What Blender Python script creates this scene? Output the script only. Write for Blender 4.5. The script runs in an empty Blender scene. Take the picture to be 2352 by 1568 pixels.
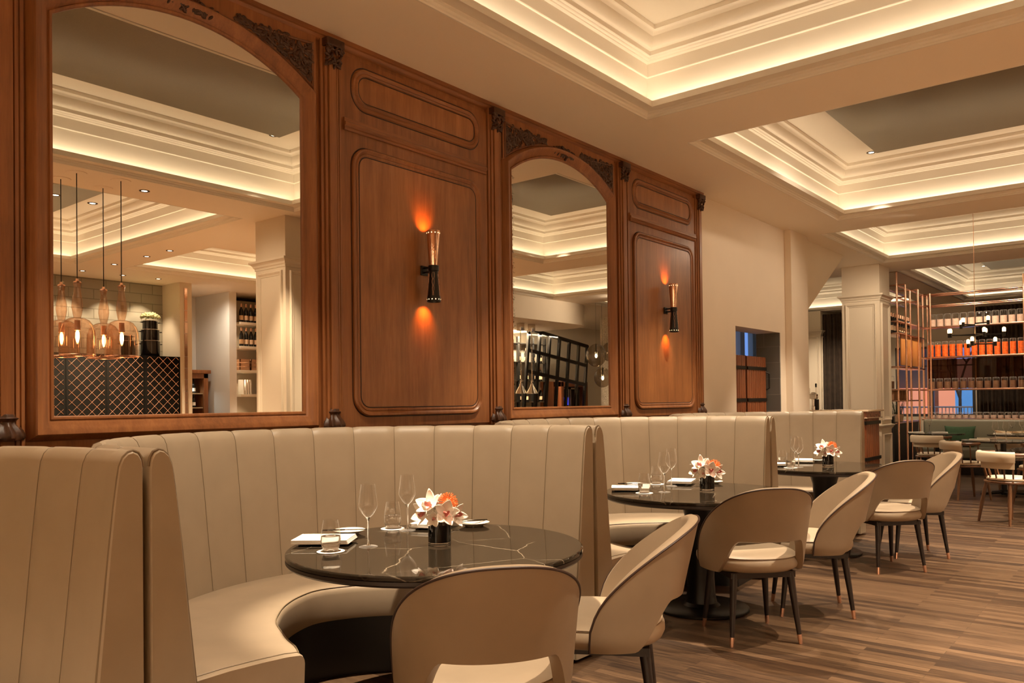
import bpy, bmesh, math, random
from math import sin, cos, pi, radians, sqrt
from mathutils import Vector, Matrix
random.seed(7)
SC = bpy.context.scene
COL = SC.collection

# ------------------------------------------------------------------ mesh builder
class MB:
    def __init__(s): s.v = []; s.f = []; s.m = []; s.mi = 0
    def add(s, vs, fs, M=None):
        o = len(s.v)
        if M is not None: vs = [M @ Vector(p) for p in vs]
        s.v += [tuple(p) for p in vs]
        for f in fs: s.f.append([o+i for i in f]); s.m.append(s.mi)
        return s
    def box(s, x0, x1, y0, y1, z0, z1, M=None):
        vs = [(x0,y0,z0),(x1,y0,z0),(x1,y1,z0),(x0,y1,z0),(x0,y0,z1),(x1,y0,z1),(x1,y1,z1),(x0,y1,z1)]
        return s.add(vs, [(0,3,2,1),(4,5,6,7),(0,1,5,4),(1,2,6,5),(2,3,7,6),(3,0,4,7)], M)
    def bbox(s, x0, x1, y0, y1, z0, z1, b=.005, n=3, M=None):
        """box with rounded edges (chamfer in n steps)"""
        bm = bmesh.new()
        bmesh.ops.create_cube(bm, size=1)
        for v in bm.verts:
            v.co = Vector(((x0+x1)/2+v.co.x*(x1-x0), (y0+y1)/2+v.co.y*(y1-y0), (z0+z1)/2+v.co.z*(z1-z0)))
        bmesh.ops.bevel(bm, geom=list(bm.edges), offset=b, segments=n, affect='EDGES', profile=.5, clamp_overlap=True)
        return s.frombm(bm, M)
    def frombm(s, bm, M=None):
        bm.verts.index_update()
        s.add([v.co.copy() for v in bm.verts], [[v.index for v in f.verts] for f in bm.faces], M); bm.free(); return s
    def lathe(s, prof, n=32, M=None, cap0=False, cap1=False, sx=1, sy=1):
        vs = []; fs = []
        for (r, z) in prof:
            for i in range(n):
                a = 2*pi*i/n; vs.append((r*cos(a)*sx, r*sin(a)*sy, z))
        for j in range(len(prof)-1):
            for i in range(n):
                k = (i+1) % n
                fs.append((j*n+i, j*n+k, (j+1)*n+k, (j+1)*n+i))
        if cap0: fs.append(tuple(reversed(range(n))))
        if cap1: fs.append(tuple((len(prof)-1)*n+i for i in range(n)))
        return s.add(vs, fs, M)
    def cyl(s, p, q, r, r2=None, n=12, caps=True):
        p = Vector(p); q = Vector(q); d = q-p; L = d.length
        M = Matrix.Translation(p) @ d.to_track_quat('Z', 'Y').to_matrix().to_4x4()
        return s.lathe([(r, 0), (r if r2 is None else r2, L)], n, M, caps, caps)
    def tube(s, pts, r, n=8, closed=False, caps=True):
        pts = [Vector(p) for p in pts]; N = len(pts); vs = []; fs = []
        up = None
        for i, p in enumerate(pts):
            a = pts[(i-1) % N] if (closed or i > 0) else p
            b = pts[(i+1) % N] if (closed or i < N-1) else p
            t = (b-a).normalized()
            if up is None:
                up = Vector((0,0,1)) if abs(t.z) < .9 else Vector((1,0,0))
            u = (up - t*up.dot(t)); 
            if u.length < 1e-5: u = t.orthogonal()
            u.normalize(); w = t.cross(u); up = u
            rr = r[i] if isinstance(r, (list, tuple)) else r
            for k in range(n):
                c = 2*pi*k/n; vs.append(p + (u*cos(c)+w*sin(c))*rr)
        for i in range(N if closed else N-1):
            j = (i+1) % N
            for k in range(n):
                l = (k+1) % n
                fs.append((i*n+k, i*n+l, j*n+l, j*n+k))
        if caps and not closed:
            fs.append(tuple(reversed(range(n)))); fs.append(tuple((N-1)*n+k for k in range(n)))
        return s.add(vs, fs)
    def grid(s, P, closed_u=False, closed_v=False, flip=False, M=None):
        """P[i][j] rows of points"""
        R = len(P); C = len(P[0]); fs = []
        for i in range(R if closed_u else R-1):
            for j in range(C if closed_v else C-1):
                a = i*C+j; b = i*C+(j+1) % C; c = ((i+1) % R)*C+(j+1) % C; d = ((i+1) % R)*C+j
                fs.append((a, d, c, b) if flip else (a, b, c, d))
        return s.add([p for row in P for p in row], fs, M)
    def poly(s, pts, flip=False):
        return s.add(pts, [tuple(reversed(range(len(pts)))) if flip else tuple(range(len(pts)))])
    def prism(s, pts2, ax, a, b, caps=True):
        """extrude a 2D polygon along axis ax ('x': pts are (y,z); 'y': (x,z); 'z': (x,y)) from a to b"""
        def P(p, t): return {'x': (t, p[0], p[1]), 'y': (p[0], t, p[1]), 'z': (p[0], p[1], t)}[ax]
        n = len(pts2)
        vs = [P(p, a) for p in pts2]+[P(p, b) for p in pts2]
        fs = [(i, (i+1) % n, n+(i+1) % n, n+i) for i in range(n)]
        if caps: fs += [tuple(reversed(range(n))), tuple(range(n, 2*n))]
        return s.add(vs, fs)
    def sphere(s, c, r, n=12, m=8, sx=1, sy=1, sz=1):
        prof = [(max(1e-5, r*sin(pi*j/m)), -r*cos(pi*j/m)*sz) for j in range(m+1)]
        return s.lathe(prof, n, Matrix.Translation(Vector(c)), sx=sx, sy=sy)
    def build(s, name, mat, parent=None, angle=35, smooth=True, fix=True):
        me = bpy.data.meshes.new(name); me.from_pydata(s.v, [], s.f); 
        mats = mat if isinstance(mat, (list, tuple)) else [mat]
        for m in mats: me.materials.append(m)
        if len(mats) > 1: me.polygons.foreach_set('material_index', s.m)
        if fix:
            bm = bmesh.new(); bm.from_mesh(me); bmesh.ops.remove_doubles(bm, verts=bm.verts, dist=1e-6)
            bmesh.ops.recalc_face_normals(bm, faces=bm.faces); bm.to_mesh(me); bm.free()
        if smooth:
            me.polygons.foreach_set('use_smooth', [True]*len(me.polygons)); me.set_sharp_from_angle(angle=radians(angle))
        me.update()
        o = bpy.data.objects.new(name, me); COL.objects.link(o)
        if parent is not None: o.parent = parent
        return o

def thing(name, label, cat, loc=(0,0,0), rz=0, group=None):
    o = bpy.data.objects.new(name, None); COL.objects.link(o)
    o.empty_display_size = .1; o.location = loc; o.rotation_euler = (0, 0, rz)
    o['label'] = label; o['category'] = cat
    if group: o['group'] = group
    return o
def tag(o, label, cat, group=None):
    o['label'] = label; o['category'] = cat
    if group: o['group'] = group
    return o
def struct(o):
    o['kind'] = 'structure'; return o
def children(o, pool):
    return [c for c in pool if c.parent == o]
def dup(root, loc, rz=0, label=None, group=None):
    pool = list(COL.objects)
    r = root.copy(); COL.objects.link(r); r.location = loc; r.rotation_euler = (0, 0, rz)
    if label: r['label'] = label
    if group: r['group'] = group
    for ch in children(root, pool):
        c = ch.copy(); COL.objects.link(c); c.parent = r
        for g in children(ch, pool):
            d = g.copy(); COL.objects.link(d); d.parent = c
    return r
ORD = ['first','second','third','fourth','fifth','sixth','seventh','eighth','ninth','tenth','eleventh','twelfth','thirteenth','fourteenth','fifteenth','sixteenth','seventeenth','eighteenth']

# ------------------------------------------------------------------ materials
MATS = {}
def newmat(name):
    m = bpy.data.materials.new(name); m.use_nodes = True; nt = m.node_tree
    return m, nt, nt.nodes['Principled BSDF'], nt.nodes['Material Output']
def N(nt, t, **k):
    n = nt.nodes.new(t)
    for a, b in k.items():
        if a in n.inputs: n.inputs[a].default_value = b
        else: setattr(n, a, b)
    return n
def rgba(c): return (c[0], c[1], c[2], 1)
def coords(nt, scale=(1,1,1), rot=(0,0,0)):
    tc = N(nt, 'ShaderNodeTexCoord'); mp = N(nt, 'ShaderNodeMapping'); nt.links.new(tc.outputs['Object'], mp.inputs[0])
    mp.inputs['Scale'].default_value = scale; mp.inputs['Rotation'].default_value = rot
    return mp.outputs[0]
def ramp(nt, fac, stops):
    r = N(nt, 'ShaderNodeValToRGB'); nt.links.new(fac, r.inputs[0]); e = r.color_ramp.elements
    while len(e) < len(stops): e.new(.5)
    for i, (p, c) in enumerate(stops): e[i].position = p; e[i].color = rgba(c)
    return r.outputs[0]
def bump(nt, b, h, strength=.2, dist=.01):
    n = N(nt, 'ShaderNodeBump', Strength=strength, Distance=dist); nt.links.new(h, n.inputs['Height']); nt.links.new(n.outputs[0], b.inputs['Normal'])
def simple(name, col, rough=.5, metal=0, noise=0, nscale=20, bstr=0, spec=.5, coat=0, bdist=.002):
    m, nt, b, o = newmat(name)
    b.inputs['Base Color'].default_value = rgba(col); b.inputs['Roughness'].default_value = rough; b.inputs['Metallic'].default_value = metal
    b.inputs['Specular IOR Level'].default_value = spec; b.inputs['Coat Weight'].default_value = coat
    if noise or bstr:
        nz = N(nt, 'ShaderNodeTexNoise', Scale=nscale, Detail=4.0); nt.links.new(coords(nt), nz.inputs['Vector'])
        if noise:
            c0 = [max(0, x*(1-noise)) for x in col]; c1 = [min(1, x*(1+noise)) for x in col]
            nt.links.new(ramp(nt, nz.outputs[0], [(.3, c0), (.7, c1)]), b.inputs['Base Color'])
        if bstr: bump(nt, b, nz.outputs[0], bstr, bdist)
    MATS[name] = m; return m
def wood(name, c0, c1, c2, axis='z', rough=.35, scale=1, coat=.2, stretch=16):
    m, nt, b, o = newmat(name)
    k = {'x': (1, stretch, stretch), 'y': (stretch, 1, stretch), 'z': (stretch, stretch, 1)}[axis]
    v = coords(nt, tuple(q*scale for q in k))
    n1 = N(nt, 'ShaderNodeTexNoise', Scale=1.1, Detail=6.0, Roughness=.62, Distortion=.35); nt.links.new(v, n1.inputs['Vector'])
    n2 = N(nt, 'ShaderNodeTexNoise', Scale=6.0, Detail=5.0, Roughness=.7); nt.links.new(v, n2.inputs['Vector'])
    v3 = coords(nt, (1.5*scale,)*3); n3 = N(nt, 'ShaderNodeTexNoise', Scale=1.0, Detail=3.0); nt.links.new(v3, n3.inputs['Vector'])
    mx = N(nt, 'ShaderNodeMix'); mx.data_type = 'FLOAT'; mx.inputs['Factor'].default_value = .38
    nt.links.new(n1.outputs[0], mx.inputs['A']); nt.links.new(n2.outputs[0], mx.inputs['B'])
    mx2 = N(nt, 'ShaderNodeMix'); mx2.data_type = 'FLOAT'; mx2.inputs['Factor'].default_value = .35
    nt.links.new(mx.outputs[0], mx2.inputs['A']); nt.links.new(n3.outputs[0], mx2.inputs['B'])
    nt.links.new(ramp(nt, mx2.outputs[0], [(.30, c0), (.5, c1), (.70, c2)]), b.inputs['Base Color'])
    b.inputs['Roughness'].default_value = rough; b.inputs['Coat Weight'].default_value = coat; b.inputs['Coat Roughness'].default_value = .25
    bump(nt, b, n2.outputs[0], .12, .002)
    MATS[name] = m; return m
def emit(name, col, st):
    m, nt, b, o = newmat(name)
    b.inputs['Base Color'].default_value = rgba(col); b.inputs['Emission Color'].default_value = rgba(col); b.inputs['Emission Strength'].default_value = st
    MATS[name] = m; return m
def thinglass(name, tint=(.97,.97,.96), rough=.0, ior=1.5, boost=0, edge=0):
    """clear thin glass: fresnel mix of see-through and mirror-like reflection"""
    m, nt, b, o = newmat(name); nt.nodes.remove(b)
    t = N(nt, 'ShaderNodeBsdfTransparent', Color=rgba(tint)); g = N(nt, 'ShaderNodeBsdfGlossy', Roughness=rough)
    lw = N(nt, 'ShaderNodeLayerWeight', Blend=.5); pw = N(nt, 'ShaderNodeMath', operation='POWER'); pw.inputs[1].default_value = 4.0
    nt.links.new(lw.outputs['Facing'], pw.inputs[0]); mx = N(nt, 'ShaderNodeMixShader')
    ad = N(nt, 'ShaderNodeMath', operation='MULTIPLY_ADD'); ad.inputs[1].default_value = .75; ad.inputs[2].default_value = .04+boost
    nt.links.new(pw.outputs[0], ad.inputs[0]); fo = ad.outputs[0]
    nt.links.new(fo, mx.inputs[0]); nt.links.new(t.outputs[0], mx.inputs[1]); nt.links.new(g.outputs[0], mx.inputs[2])
    if edge:   # pale diffuse painted in at grazing angles, imitating bright edge reflections
        df = N(nt, 'ShaderNodeBsdfDiffuse', Color=(.95,.92,.86,1)); tl = N(nt, 'ShaderNodeBsdfTranslucent', Color=(.95,.92,.86,1)); a2 = N(nt, 'ShaderNodeAddShader')
        nt.links.new(df.outputs[0], a2.inputs[0]); nt.links.new(tl.outputs[0], a2.inputs[1])
        p2 = N(nt, 'ShaderNodeMath', operation='POWER'); p2.inputs[1].default_value = 3.0; nt.links.new(lw.outputs['Facing'], p2.inputs[0])
        e2 = N(nt, 'ShaderNodeMath', operation='MULTIPLY'); e2.inputs[1].default_value = edge; nt.links.new(p2.outputs[0], e2.inputs[0])
        m2 = N(nt, 'ShaderNodeMixShader'); nt.links.new(e2.outputs[0], m2.inputs[0]); nt.links.new(mx.outputs[0], m2.inputs[1]); nt.links.new(a2.outputs[0], m2.inputs[2]); mx = m2
    nt.links.new(mx.outputs[0], o.inputs[0]); MATS[name] = m; return m

WOOD = wood('red_oak', (.10,.033,.010), (.25,.092,.028), (.40,.165,.054), 'z', .42, coat=.15)
WOODY = wood('red_oak_rail', (.10,.033,.010), (.25,.092,.028), (.40,.165,.054), 'y', .42, coat=.15)
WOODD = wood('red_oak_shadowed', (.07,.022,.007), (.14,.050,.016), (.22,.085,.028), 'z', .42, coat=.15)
WOODF = wood('figured_oak', (.12,.042,.013), (.30,.118,.038), (.48,.21,.075), 'z', .38, coat=.2, stretch=11)
CARVE = simple('carved_oak', (.055,.020,.007), .45, noise=.4, nscale=40, bstr=.3)
LEATHER = simple('taupe_leather', (.37,.30,.215), .45, noise=.04, nscale=6, bstr=.08, bdist=.001)
LEATHER2 = simple('chair_leather', (.29,.215,.142), .45, noise=.05, nscale=8, bstr=.08, bdist=.001)
SEATL = simple('seat_leather', (.38,.295,.205), .42, noise=.05, nscale=8, bstr=.08, bdist=.001)
PIPE = simple('dark_piping', (.035,.016,.010), .5)
PIPEL = simple('leather_piping', (.20,.15,.09), .5)
BLACK = simple('matt_black', (.008,.006,.005), .45)
BLACKM = simple('black_metal', (.008,.007,.006), .35, .2)
DARKW = wood('wenge', (.008,.004,.003), (.015,.0075,.005), (.026,.013,.009), 'z', .4, coat=.05)
COPPER = simple('copper', (.88,.54,.39), .2, 1)
COPPERD = simple('polished_copper', (.88,.55,.40), .08, 1, bstr=.25, nscale=60, bdist=.002)
STEEL = simple('steel', (.75,.72,.68), .15, 1)
PLASTER = simple('plaster', (.80,.70,.57), .65, noise=.015, nscale=3)
CEIL = simple('ceiling_paint', (.93,.83,.70), .6)
COVE = simple('cove_paint', (.82,.77,.68), .6)
PANELC = simple('ceiling_lacquer', (.17,.135,.082), .34, spec=.25, noise=.06, nscale=120)
COLP = simple('column_paint', (.68,.59,.46), .35)
WHITE = simple('white_linen', (.92,.88,.80), .8, bstr=.1, nscale=150, bdist=.001)
CHINA = simple('porcelain', (.86,.80,.70), .15)
GLASS = thinglass('clear_glass', (.97,.96,.95), .02, 1.45, .03, .34)
GLASSB = thinglass('smoked_vase_glass', (.16,.07,.035), .0, 1.5, .03)
GLASSA = thinglass('amber_pendant_glass', (.93,.76,.64), .0, 1.5, .05)
GLASSS = thinglass('smoke_globe_glass', (.72,.66,.58), .0, 1.5, .05)
AMBER = thinglass('amber_pane_glass', (.55,.30,.16), .0, 1.4)
PANE = thinglass('window_pane_glass', (.93,.95,.97), .0, 1.4)
m, nt, b, o = newmat('water'); b.inputs['Base Color'].default_value = (1,1,1,1); b.inputs['Transmission Weight'].default_value = 1; b.inputs['Roughness'].default_value = 0; b.inputs['IOR'].default_value = 1.33; WATER = m
m, nt, b, o = newmat('solid_glass'); b.inputs['Base Color'].default_value = (.98,.97,.95,1); b.inputs['Transmission Weight'].default_value = 1; b.inputs['Roughness'].default_value = 0; b.inputs['IOR'].default_value = 1.45; SOLIDG = m
# mirror silver with age spots at the edge
m, nt, b, o = newmat('mirror_silver')
b.inputs['Metallic'].default_value = 1; b.inputs['Roughness'].default_value = 0.0; b.inputs['Base Color'].default_value = (.86,.83,.76,1); MIRROR = m
def foxed_mirror():
    m, nt, b, o = newmat('foxed_mirror_silver'); b.inputs['Metallic'].default_value = 1; b.inputs['Roughness'].default_value = 0
    v = coords(nt, (1,1,1)); sp = N(nt, 'ShaderNodeSeparateXYZ'); nt.links.new(v, sp.inputs[0])
    edge = N(nt, 'ShaderNodeMapRange'); nt.links.new(sp.outputs['Y'], edge.inputs[0]); edge.inputs[1].default_value = -.50; edge.inputs[2].default_value = -.655; edge.inputs[3].default_value = 0; edge.inputs[4].default_value = 1
    nz = N(nt, 'ShaderNodeTexNoise', Scale=55.0, Detail=5.0, Roughness=.7); nt.links.new(v, nz.inputs['Vector'])
    mu = N(nt, 'ShaderNodeMath', operation='MULTIPLY'); nt.links.new(edge.outputs[0], mu.inputs[0]); nt.links.new(nz.outputs[0], mu.inputs[1])
    nt.links.new(ramp(nt, mu.outputs[0], [(.46,(.86,.83,.76)),(.56,(.10,.07,.04))]), b.inputs['Base Color']); return m
FOXED = foxed_mirror()
# black marble with pale veins
m, nt, b, o = newmat('black_marble'); v = coords(nt, (1,1,1))
nz = N(nt, 'ShaderNodeTexNoise', Scale=2.2, Detail=6.0, Roughness=.6); nt.links.new(v, nz.inputs['Vector'])
va = N(nt, 'ShaderNodeVectorMath', operation='MULTIPLY_ADD'); va.inputs[1].default_value = (.11,.11,.11); nt.links.new(nz.outputs['Color'], va.inputs[0]); nt.links.new(v, va.inputs[2])
vo = N(nt, 'ShaderNodeTexVoronoi', Scale=2.3, feature='DISTANCE_TO_EDGE'); nt.links.new(va.outputs[0], vo.inputs['Vector'])
nz2 = N(nt, 'ShaderNodeTexNoise', Scale=3.0, Detail=2.0); nt.links.new(v, nz2.inputs['Vector'])
veins = ramp(nt, vo.outputs[0], [(0.0, (.7,.7,.7)), (.0025, (.30,.30,.30)), (.0065, (0,0,0))])
msk = ramp(nt, nz2.outputs[0], [(.38, (0,0,0)), (.56, (1,1,1))])
mm = N(nt, 'ShaderNodeMath', operation='MULTIPLY'); nt.links.new(veins, mm.inputs[0]); nt.links.new(msk, mm.inputs[1])
mxc = N(nt, 'ShaderNodeMix'); mxc.data_type = 'RGBA'; nt.links.new(mm.outputs[0], mxc.inputs['Factor'])
mxc.inputs['A'].default_value = (.018,.013,.008,1); mxc.inputs['B'].default_value = (.42,.34,.24,1)
nt.links.new(mxc.outputs['Result'], b.inputs['Base Color']); b.inputs['Roughness'].default_value = .04; b.inputs['IOR'].default_value = 1.40; MARBLE = m
# oak plank floor, boards along X
m, nt, b, o = newmat('oak_planks'); v = coords(nt, (1,1,1))
br = N(nt, 'ShaderNodeTexBrick', Scale=1.0); nt.links.new(v, br.inputs['Vector'])
br.offset = .37; br.inputs['Brick Width'].default_value = .95; br.inputs['Row Height'].default_value = .058; br.inputs['Mortar Size'].default_value = .0012; br.inputs['Bias'].default_value = 0
br.inputs['Color1'].default_value = (.0,.0,.0,1); br.inputs['Color2'].default_value = (1,1,1,1); br.inputs['Mortar'].default_value = (.0,.0,.0,1)
vg = coords(nt, (1.8, 34, 34)); g1 = N(nt, 'ShaderNodeTexNoise', Scale=1.6, Detail=8.0, Roughness=.7, Distortion=.3); nt.links.new(vg, g1.inputs['Vector'])
vg2 = coords(nt, (3.2, 70, 70)); g2 = N(nt, 'ShaderNodeTexNoise', Scale=1.6, Detail=4.0, Roughness=.7); nt.links.new(vg2, g2.inputs['Vector'])
ma = N(nt, 'ShaderNodeMath', operation='MULTIPLY'); ma.inputs[1].default_value = .20; nt.links.new(br.outputs['Color'], ma.inputs[0])
mb_ = N(nt, 'ShaderNodeMath', operation='MULTIPLY_ADD'); mb_.inputs[1].default_value = .30; nt.links.new(g1.outputs[0], mb_.inputs[0]); nt.links.new(ma.outputs[0], mb_.inputs[2])
mc_ = N(nt, 'ShaderNodeMath', operation='MULTIPLY_ADD'); mc_.inputs[1].default_value = .45; nt.links.new(g2.outputs[0], mc_.inputs[0]); nt.links.new(mb_.outputs[0], mc_.inputs[2])
colr = ramp(nt, mc_.outputs[0], [(.35, (.020,.009,.004)), (.47, (.066,.035,.0165)), (.62, (.138,.081,.043))])
mxf = N(nt, 'ShaderNodeMix'); mxf.data_type = 'RGBA'; nt.links.new(br.outputs['Fac'], mxf.inputs['Factor']); nt.links.new(colr, mxf.inputs['A']); mxf.inputs['B'].default_value = (.03,.016,.008,1)
nt.links.new(mxf.outputs['Result'], b.inputs['Base Color']); b.inputs['Roughness'].default_value = .42
bump(nt, b, mc_.outputs[0], .15, .003); FLOORM = m
# tiled wall
def tiles(name, col, mortar, w, h, ax='x', rough=.3, ms=.004):
    m, nt, b, o = newmat(name)
    v = coords(nt, (1,1,1), {'x': (0,0,0), 'y': (0,0,0)}[ax])
    sp = N(nt, 'ShaderNodeSeparateXYZ'); nt.links.new(v, sp.inputs[0]); cb = N(nt, 'ShaderNodeCombineXYZ')
    nt.links.new(sp.outputs['Y' if ax == 'x' else 'X'], cb.inputs[0]); nt.links.new(sp.outputs['Z'], cb.inputs[1])
    br = N(nt, 'ShaderNodeTexBrick', Scale=1.0); nt.links.new(cb.outputs[0], br.inputs['Vector'])
    br.inputs['Brick Width'].default_value = w; br.inputs['Row Height'].default_value = h; br.inputs['Mortar Size'].default_value = ms
    br.inputs['Color1'].default_value = rgba(col); br.inputs['Color2'].default_value = rgba([c*.9 for c in col]); br.inputs['Mortar'].default_value = rgba(mortar)
    nt.links.new(br.outputs['Color'], b.inputs['Base Color']); b.inputs['Roughness'].default_value = rough
    iv = N(nt, 'ShaderNodeMath', operation='SUBTRACT'); iv.inputs[0].default_value = 1; nt.links.new(br.outputs['Fac'], iv.inputs[1]); bump(nt, b, iv.outputs[0], .4, .004)
    return m
TILE = tiles('grey_tile', (.30,.27,.21), (.17,.15,.11), .40, .165, 'x', .3, .007)
BLOCK = tiles('grey_block', (.16,.155,.14), (.22,.21,.19), .40, .20, 'y', .6)
ZC = 3.48
# ------------------------------------------------------------------ floor / ceiling / walls
struct(MB().box(-4.4, 12.8, -3.2, 20.9, -.08, 0).build('floor', FLOORM, smooth=False))

RECTS = {  # coffers: x0, x1, y0, y1 (outer edge of the moulding)
 'a': (.717, 3.80, 1.50, 5.42), 'b': (.70, 3.80, 6.12, 10.00), 'c': (.265, 6.30, 10.69, 13.64), 'd': (.235, 6.20, 14.67, 20.22),
 'e': (4.50, 8.95, 1.35, 5.22), 'f': (6.30, 8.85, 5.88, 8.35), 'g': (-3.60, -.57, 14.67, 20.10), 'h': (.717, 3.80, -2.6, .80)}
xs = sorted(set([-4.4, 12.8] + [r[i] for r in RECTS.values() for i in (0, 1)]))
ys = sorted(set([-3.2, 20.9] + [r[i] for r in RECTS.values() for i in (2, 3)]))
cm = MB()
for i in range(len(xs)-1):
    for j in range(len(ys)-1):
        cx = (xs[i]+xs[i+1])/2; cy = (ys[j]+ys[j+1])/2
        if any(r[0] < cx < r[1] and r[2] < cy < r[3] for r in RECTS.values()): continue
        cm.add([(xs[i],ys[j],ZC),(xs[i],ys[j+1],ZC),(xs[i+1],ys[j+1],ZC),(xs[i+1],ys[j],ZC)], [(0,1,2,3)])
struct(cm.build('ceiling', CEIL, smooth=False))
struct(MB().box(-4.4, 12.8, -3.2, 20.9, 4.3, 4.4).build('ceiling', CEIL, smooth=False))

CPROF = [(0,3.48),(.004,3.476),(.012,3.478),(.016,3.487),(.024,3.492),(.028,3.506),(.04,3.512),(.044,3.52),(.12,3.52),(.12,3.565),(.112,3.565),(.110,3.535),(.018,3.535),
         (.020,3.783),(.030,3.786),(.033,3.790),(.034,3.883),(.046,3.886),(.055,3.890),(.058,3.896),(.066,3.8975),(.074,3.903),(.077,3.909),(.086,3.912),(.093,3.917),(.094,3.948)]
for k in range(7):
    a = k/6*pi/2; CPROF.append((.099+.048*sin(a), 3.950+.078*(1-cos(a))))
CPROF += [(.152,4.034),(.158,4.044),(.170,4.053),(.184,4.058),(.185,4.09)]
COVEW = 1.0
def coffer(r, n):
    x0,x1,y0,y1 = r; mb = MB()
    rows = []
    for (d, z) in CPROF: rows.append([(x0+d,y0+d,z),(x1-d,y0+d,z),(x1-d,y1-d,z),(x0+d,y1-d,z)])
    mb.grid(rows, closed_v=True, flip=True)
    d = CPROF[-1][0]; mb.poly([(x0+d,y0+d,4.09),(x1-d,y0+d,4.09),(x1-d,y1-d,4.09),(x0+d,y1-d,4.09)], True)
    o = struct(mb.build('trim_%d' % n, COVE, angle=30, fix=False))
    return o
LIGHTS = []
def area(name, loc, sx, sy, power, rot, col=(1,.80,.56)):
    l = bpy.data.lights.new(name, 'AREA'); l.shape = 'RECTANGLE'; l.size = sx; l.size_y = sy; l.energy = power; l.color = col
    o = bpy.data.objects.new(name, l); COL.objects.link(o); o.location = loc; o.rotation_euler = rot; return o
def spot(name, loc, power, ang=70, blend=.5, col=(1,.80,.58), target=None, rad=.02):
    l = bpy.data.lights.new(name, 'SPOT'); l.energy = power; l.spot_size = radians(ang); l.spot_blend = blend; l.color = col; l.shadow_soft_size = rad
    o = bpy.data.objects.new(name, l); COL.objects.link(o); o.location = loc
    if target is not None:
        d = Vector(target)-Vector(loc); o.rotation_euler = d.to_track_quat('-Z', 'Y').to_euler()
    return o
COVEP = .80     # watt per metre of LED strip
def cove_lights(r, p=1.0):
    x0,x1,y0,y1 = r; d = .085; z = 3.542; w = .03
    for (cx, cy, L, rz) in (((x0+x1)/2, y0+d, x1-x0-.2, 0), ((x0+x1)/2, y1-d, x1-x0-.2, pi), (x0+d, (y0+y1)/2, y1-y0-.2, -pi/2), (x1-d, (y0+y1)/2, y1-y0-.2, pi/2)):
        # strip lies in the trough and shines up, leaning a little towards the wall behind it
        e = Matrix.Rotation(rz, 4, 'Z') @ Matrix.Rotation(pi+radians(32), 4, 'X')
        area('cove_strip', (cx, cy, z), L, w, COVEP*L*p, e.to_euler())
for n, (k, r) in enumerate(RECTS.items()):
    coffer(r, n+1); cove_lights(r, 1.0)

# lacquered centre panels hung inside the coffers, and recessed downlights
def hung_panel(r, ins, lab, z=4.02):
    x0,x1,y0,y1 = r
    o = MB().bbox(x0+ins, x1-ins, y0+ins, y1-ins, z, z+.05, .004, 2).build('ceiling_panel', PANELC)
    tag(o, lab, 'ceiling panel'); return o
hung_panel(RECTS['a'], .62, 'dark lacquered panel hung in the coffer nearest above the first table')
hung_panel(RECTS['b'], .62, 'dark lacquered panel hung in the coffer with one downlight beside it')
hung_panel(RECTS['c'], .62, 'dark lacquered panel hung in the third coffer along the room')
hung_panel(RECTS['d'], .62, 'dark lacquered panel hung in the far coffer over the copper shelving')
hung_panel(RECTS['e'], .62, 'dark lacquered panel in the coffer behind the pendant lamps in the large mirror')
LENS = emit('lamp_lens', (1,.86,.62), 6.0)
dl = thing('recessed_downlight', 'recessed ceiling downlight beside the dark panel of the second coffer', 'downlight', (1.22, 9.55, 4.09), 0, 'recessed downlights')
MB().lathe([(.028,-.0005),(.030,-.004),(.046,-.006),(.050,-.004),(.050,0)], 24).build('trim_ring', simple('dark_bronze', (.08,.05,.03), .3, 1), dl)
MB().lathe([(.0001,-.002),(.028,-.002)], 24).build('lens', LENS, dl)
DLS = [((3.33,4.84,4.09), 'recessed downlight by the panel corner in the large mirror'),
       ((4.15,3.90,ZC), 'recessed downlight right of the four pendant canopies in the large mirror'),
       ((4.96,3.39,ZC), 'recessed downlight left of the pendant cords in the large mirror'),
       ((5.03,3.78,ZC), 'recessed downlight between the pendant cords in the large mirror'),
       ((6.94,5.63,ZC), 'recessed downlight nearest in the row along the beam in the mirror'),
       ((7.59,5.63,ZC), 'second recessed downlight of the row along the beam in the mirror'),
       ((8.57,5.62,ZC), 'third recessed downlight of the row along the beam in the mirror'),
       ((9.50,5.55,ZC), 'recessed downlight over the grey tiles, left of three in the mirror'),
       ((9.50,6.18,ZC), 'recessed downlight over the grey tiles, middle of three in the mirror'),
       ((9.45,6.75,ZC), 'recessed downlight over the stacked pots in the mirror'),
       ((.74,19.45,4.09), 'recessed downlight in the far coffer above the shelving'),]
for p, lab in DLS: dup(dl, p, 0, lab)

# walls ------------------------------------------------------------
wl = MB()
wl.box(-.30, 0, -3.2, 8.62, 0, ZC).box(-.30, 0, 8.62, 9.95, 2.17, ZC).box(-.30, 0, 9.95, 10.75, 0, ZC)
wl.prism([(10.75,2.42),(12.54,ZC),(10.75,ZC)], 'x', -.30, 0)
wl.box(0, .085, 10.13, 10.72, 0, ZC)
struct(wl.build('wall_left', PLASTER, smooth=False))
struct(MB().box(-4.4, 12.8, -3.2, -3.0, 0, ZC).build('wall_back', PLASTER, smooth=False))
struct(MB().box(12.6, 12.8, -3.0, 20.6, 0, ZC).build('wall_right', PLASTER, smooth=False))
wf = MB()   # far wall with window opening
wf.box(-4.4,-1.3,20.6,20.8,0,ZC).box(.36,12.8,20.6,20.8,0,ZC).box(-1.3,.36,20.6,20.8,0,.9).box(-1.3,.36,20.6,20.8,2.52,ZC)
struct(wf.build('wall_far', COLP, smooth=False))
struct(MB().box(-4.4,-4.2,10.75,20.6,0,ZC).build('wall_side', PLASTER, smooth=False))
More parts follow.
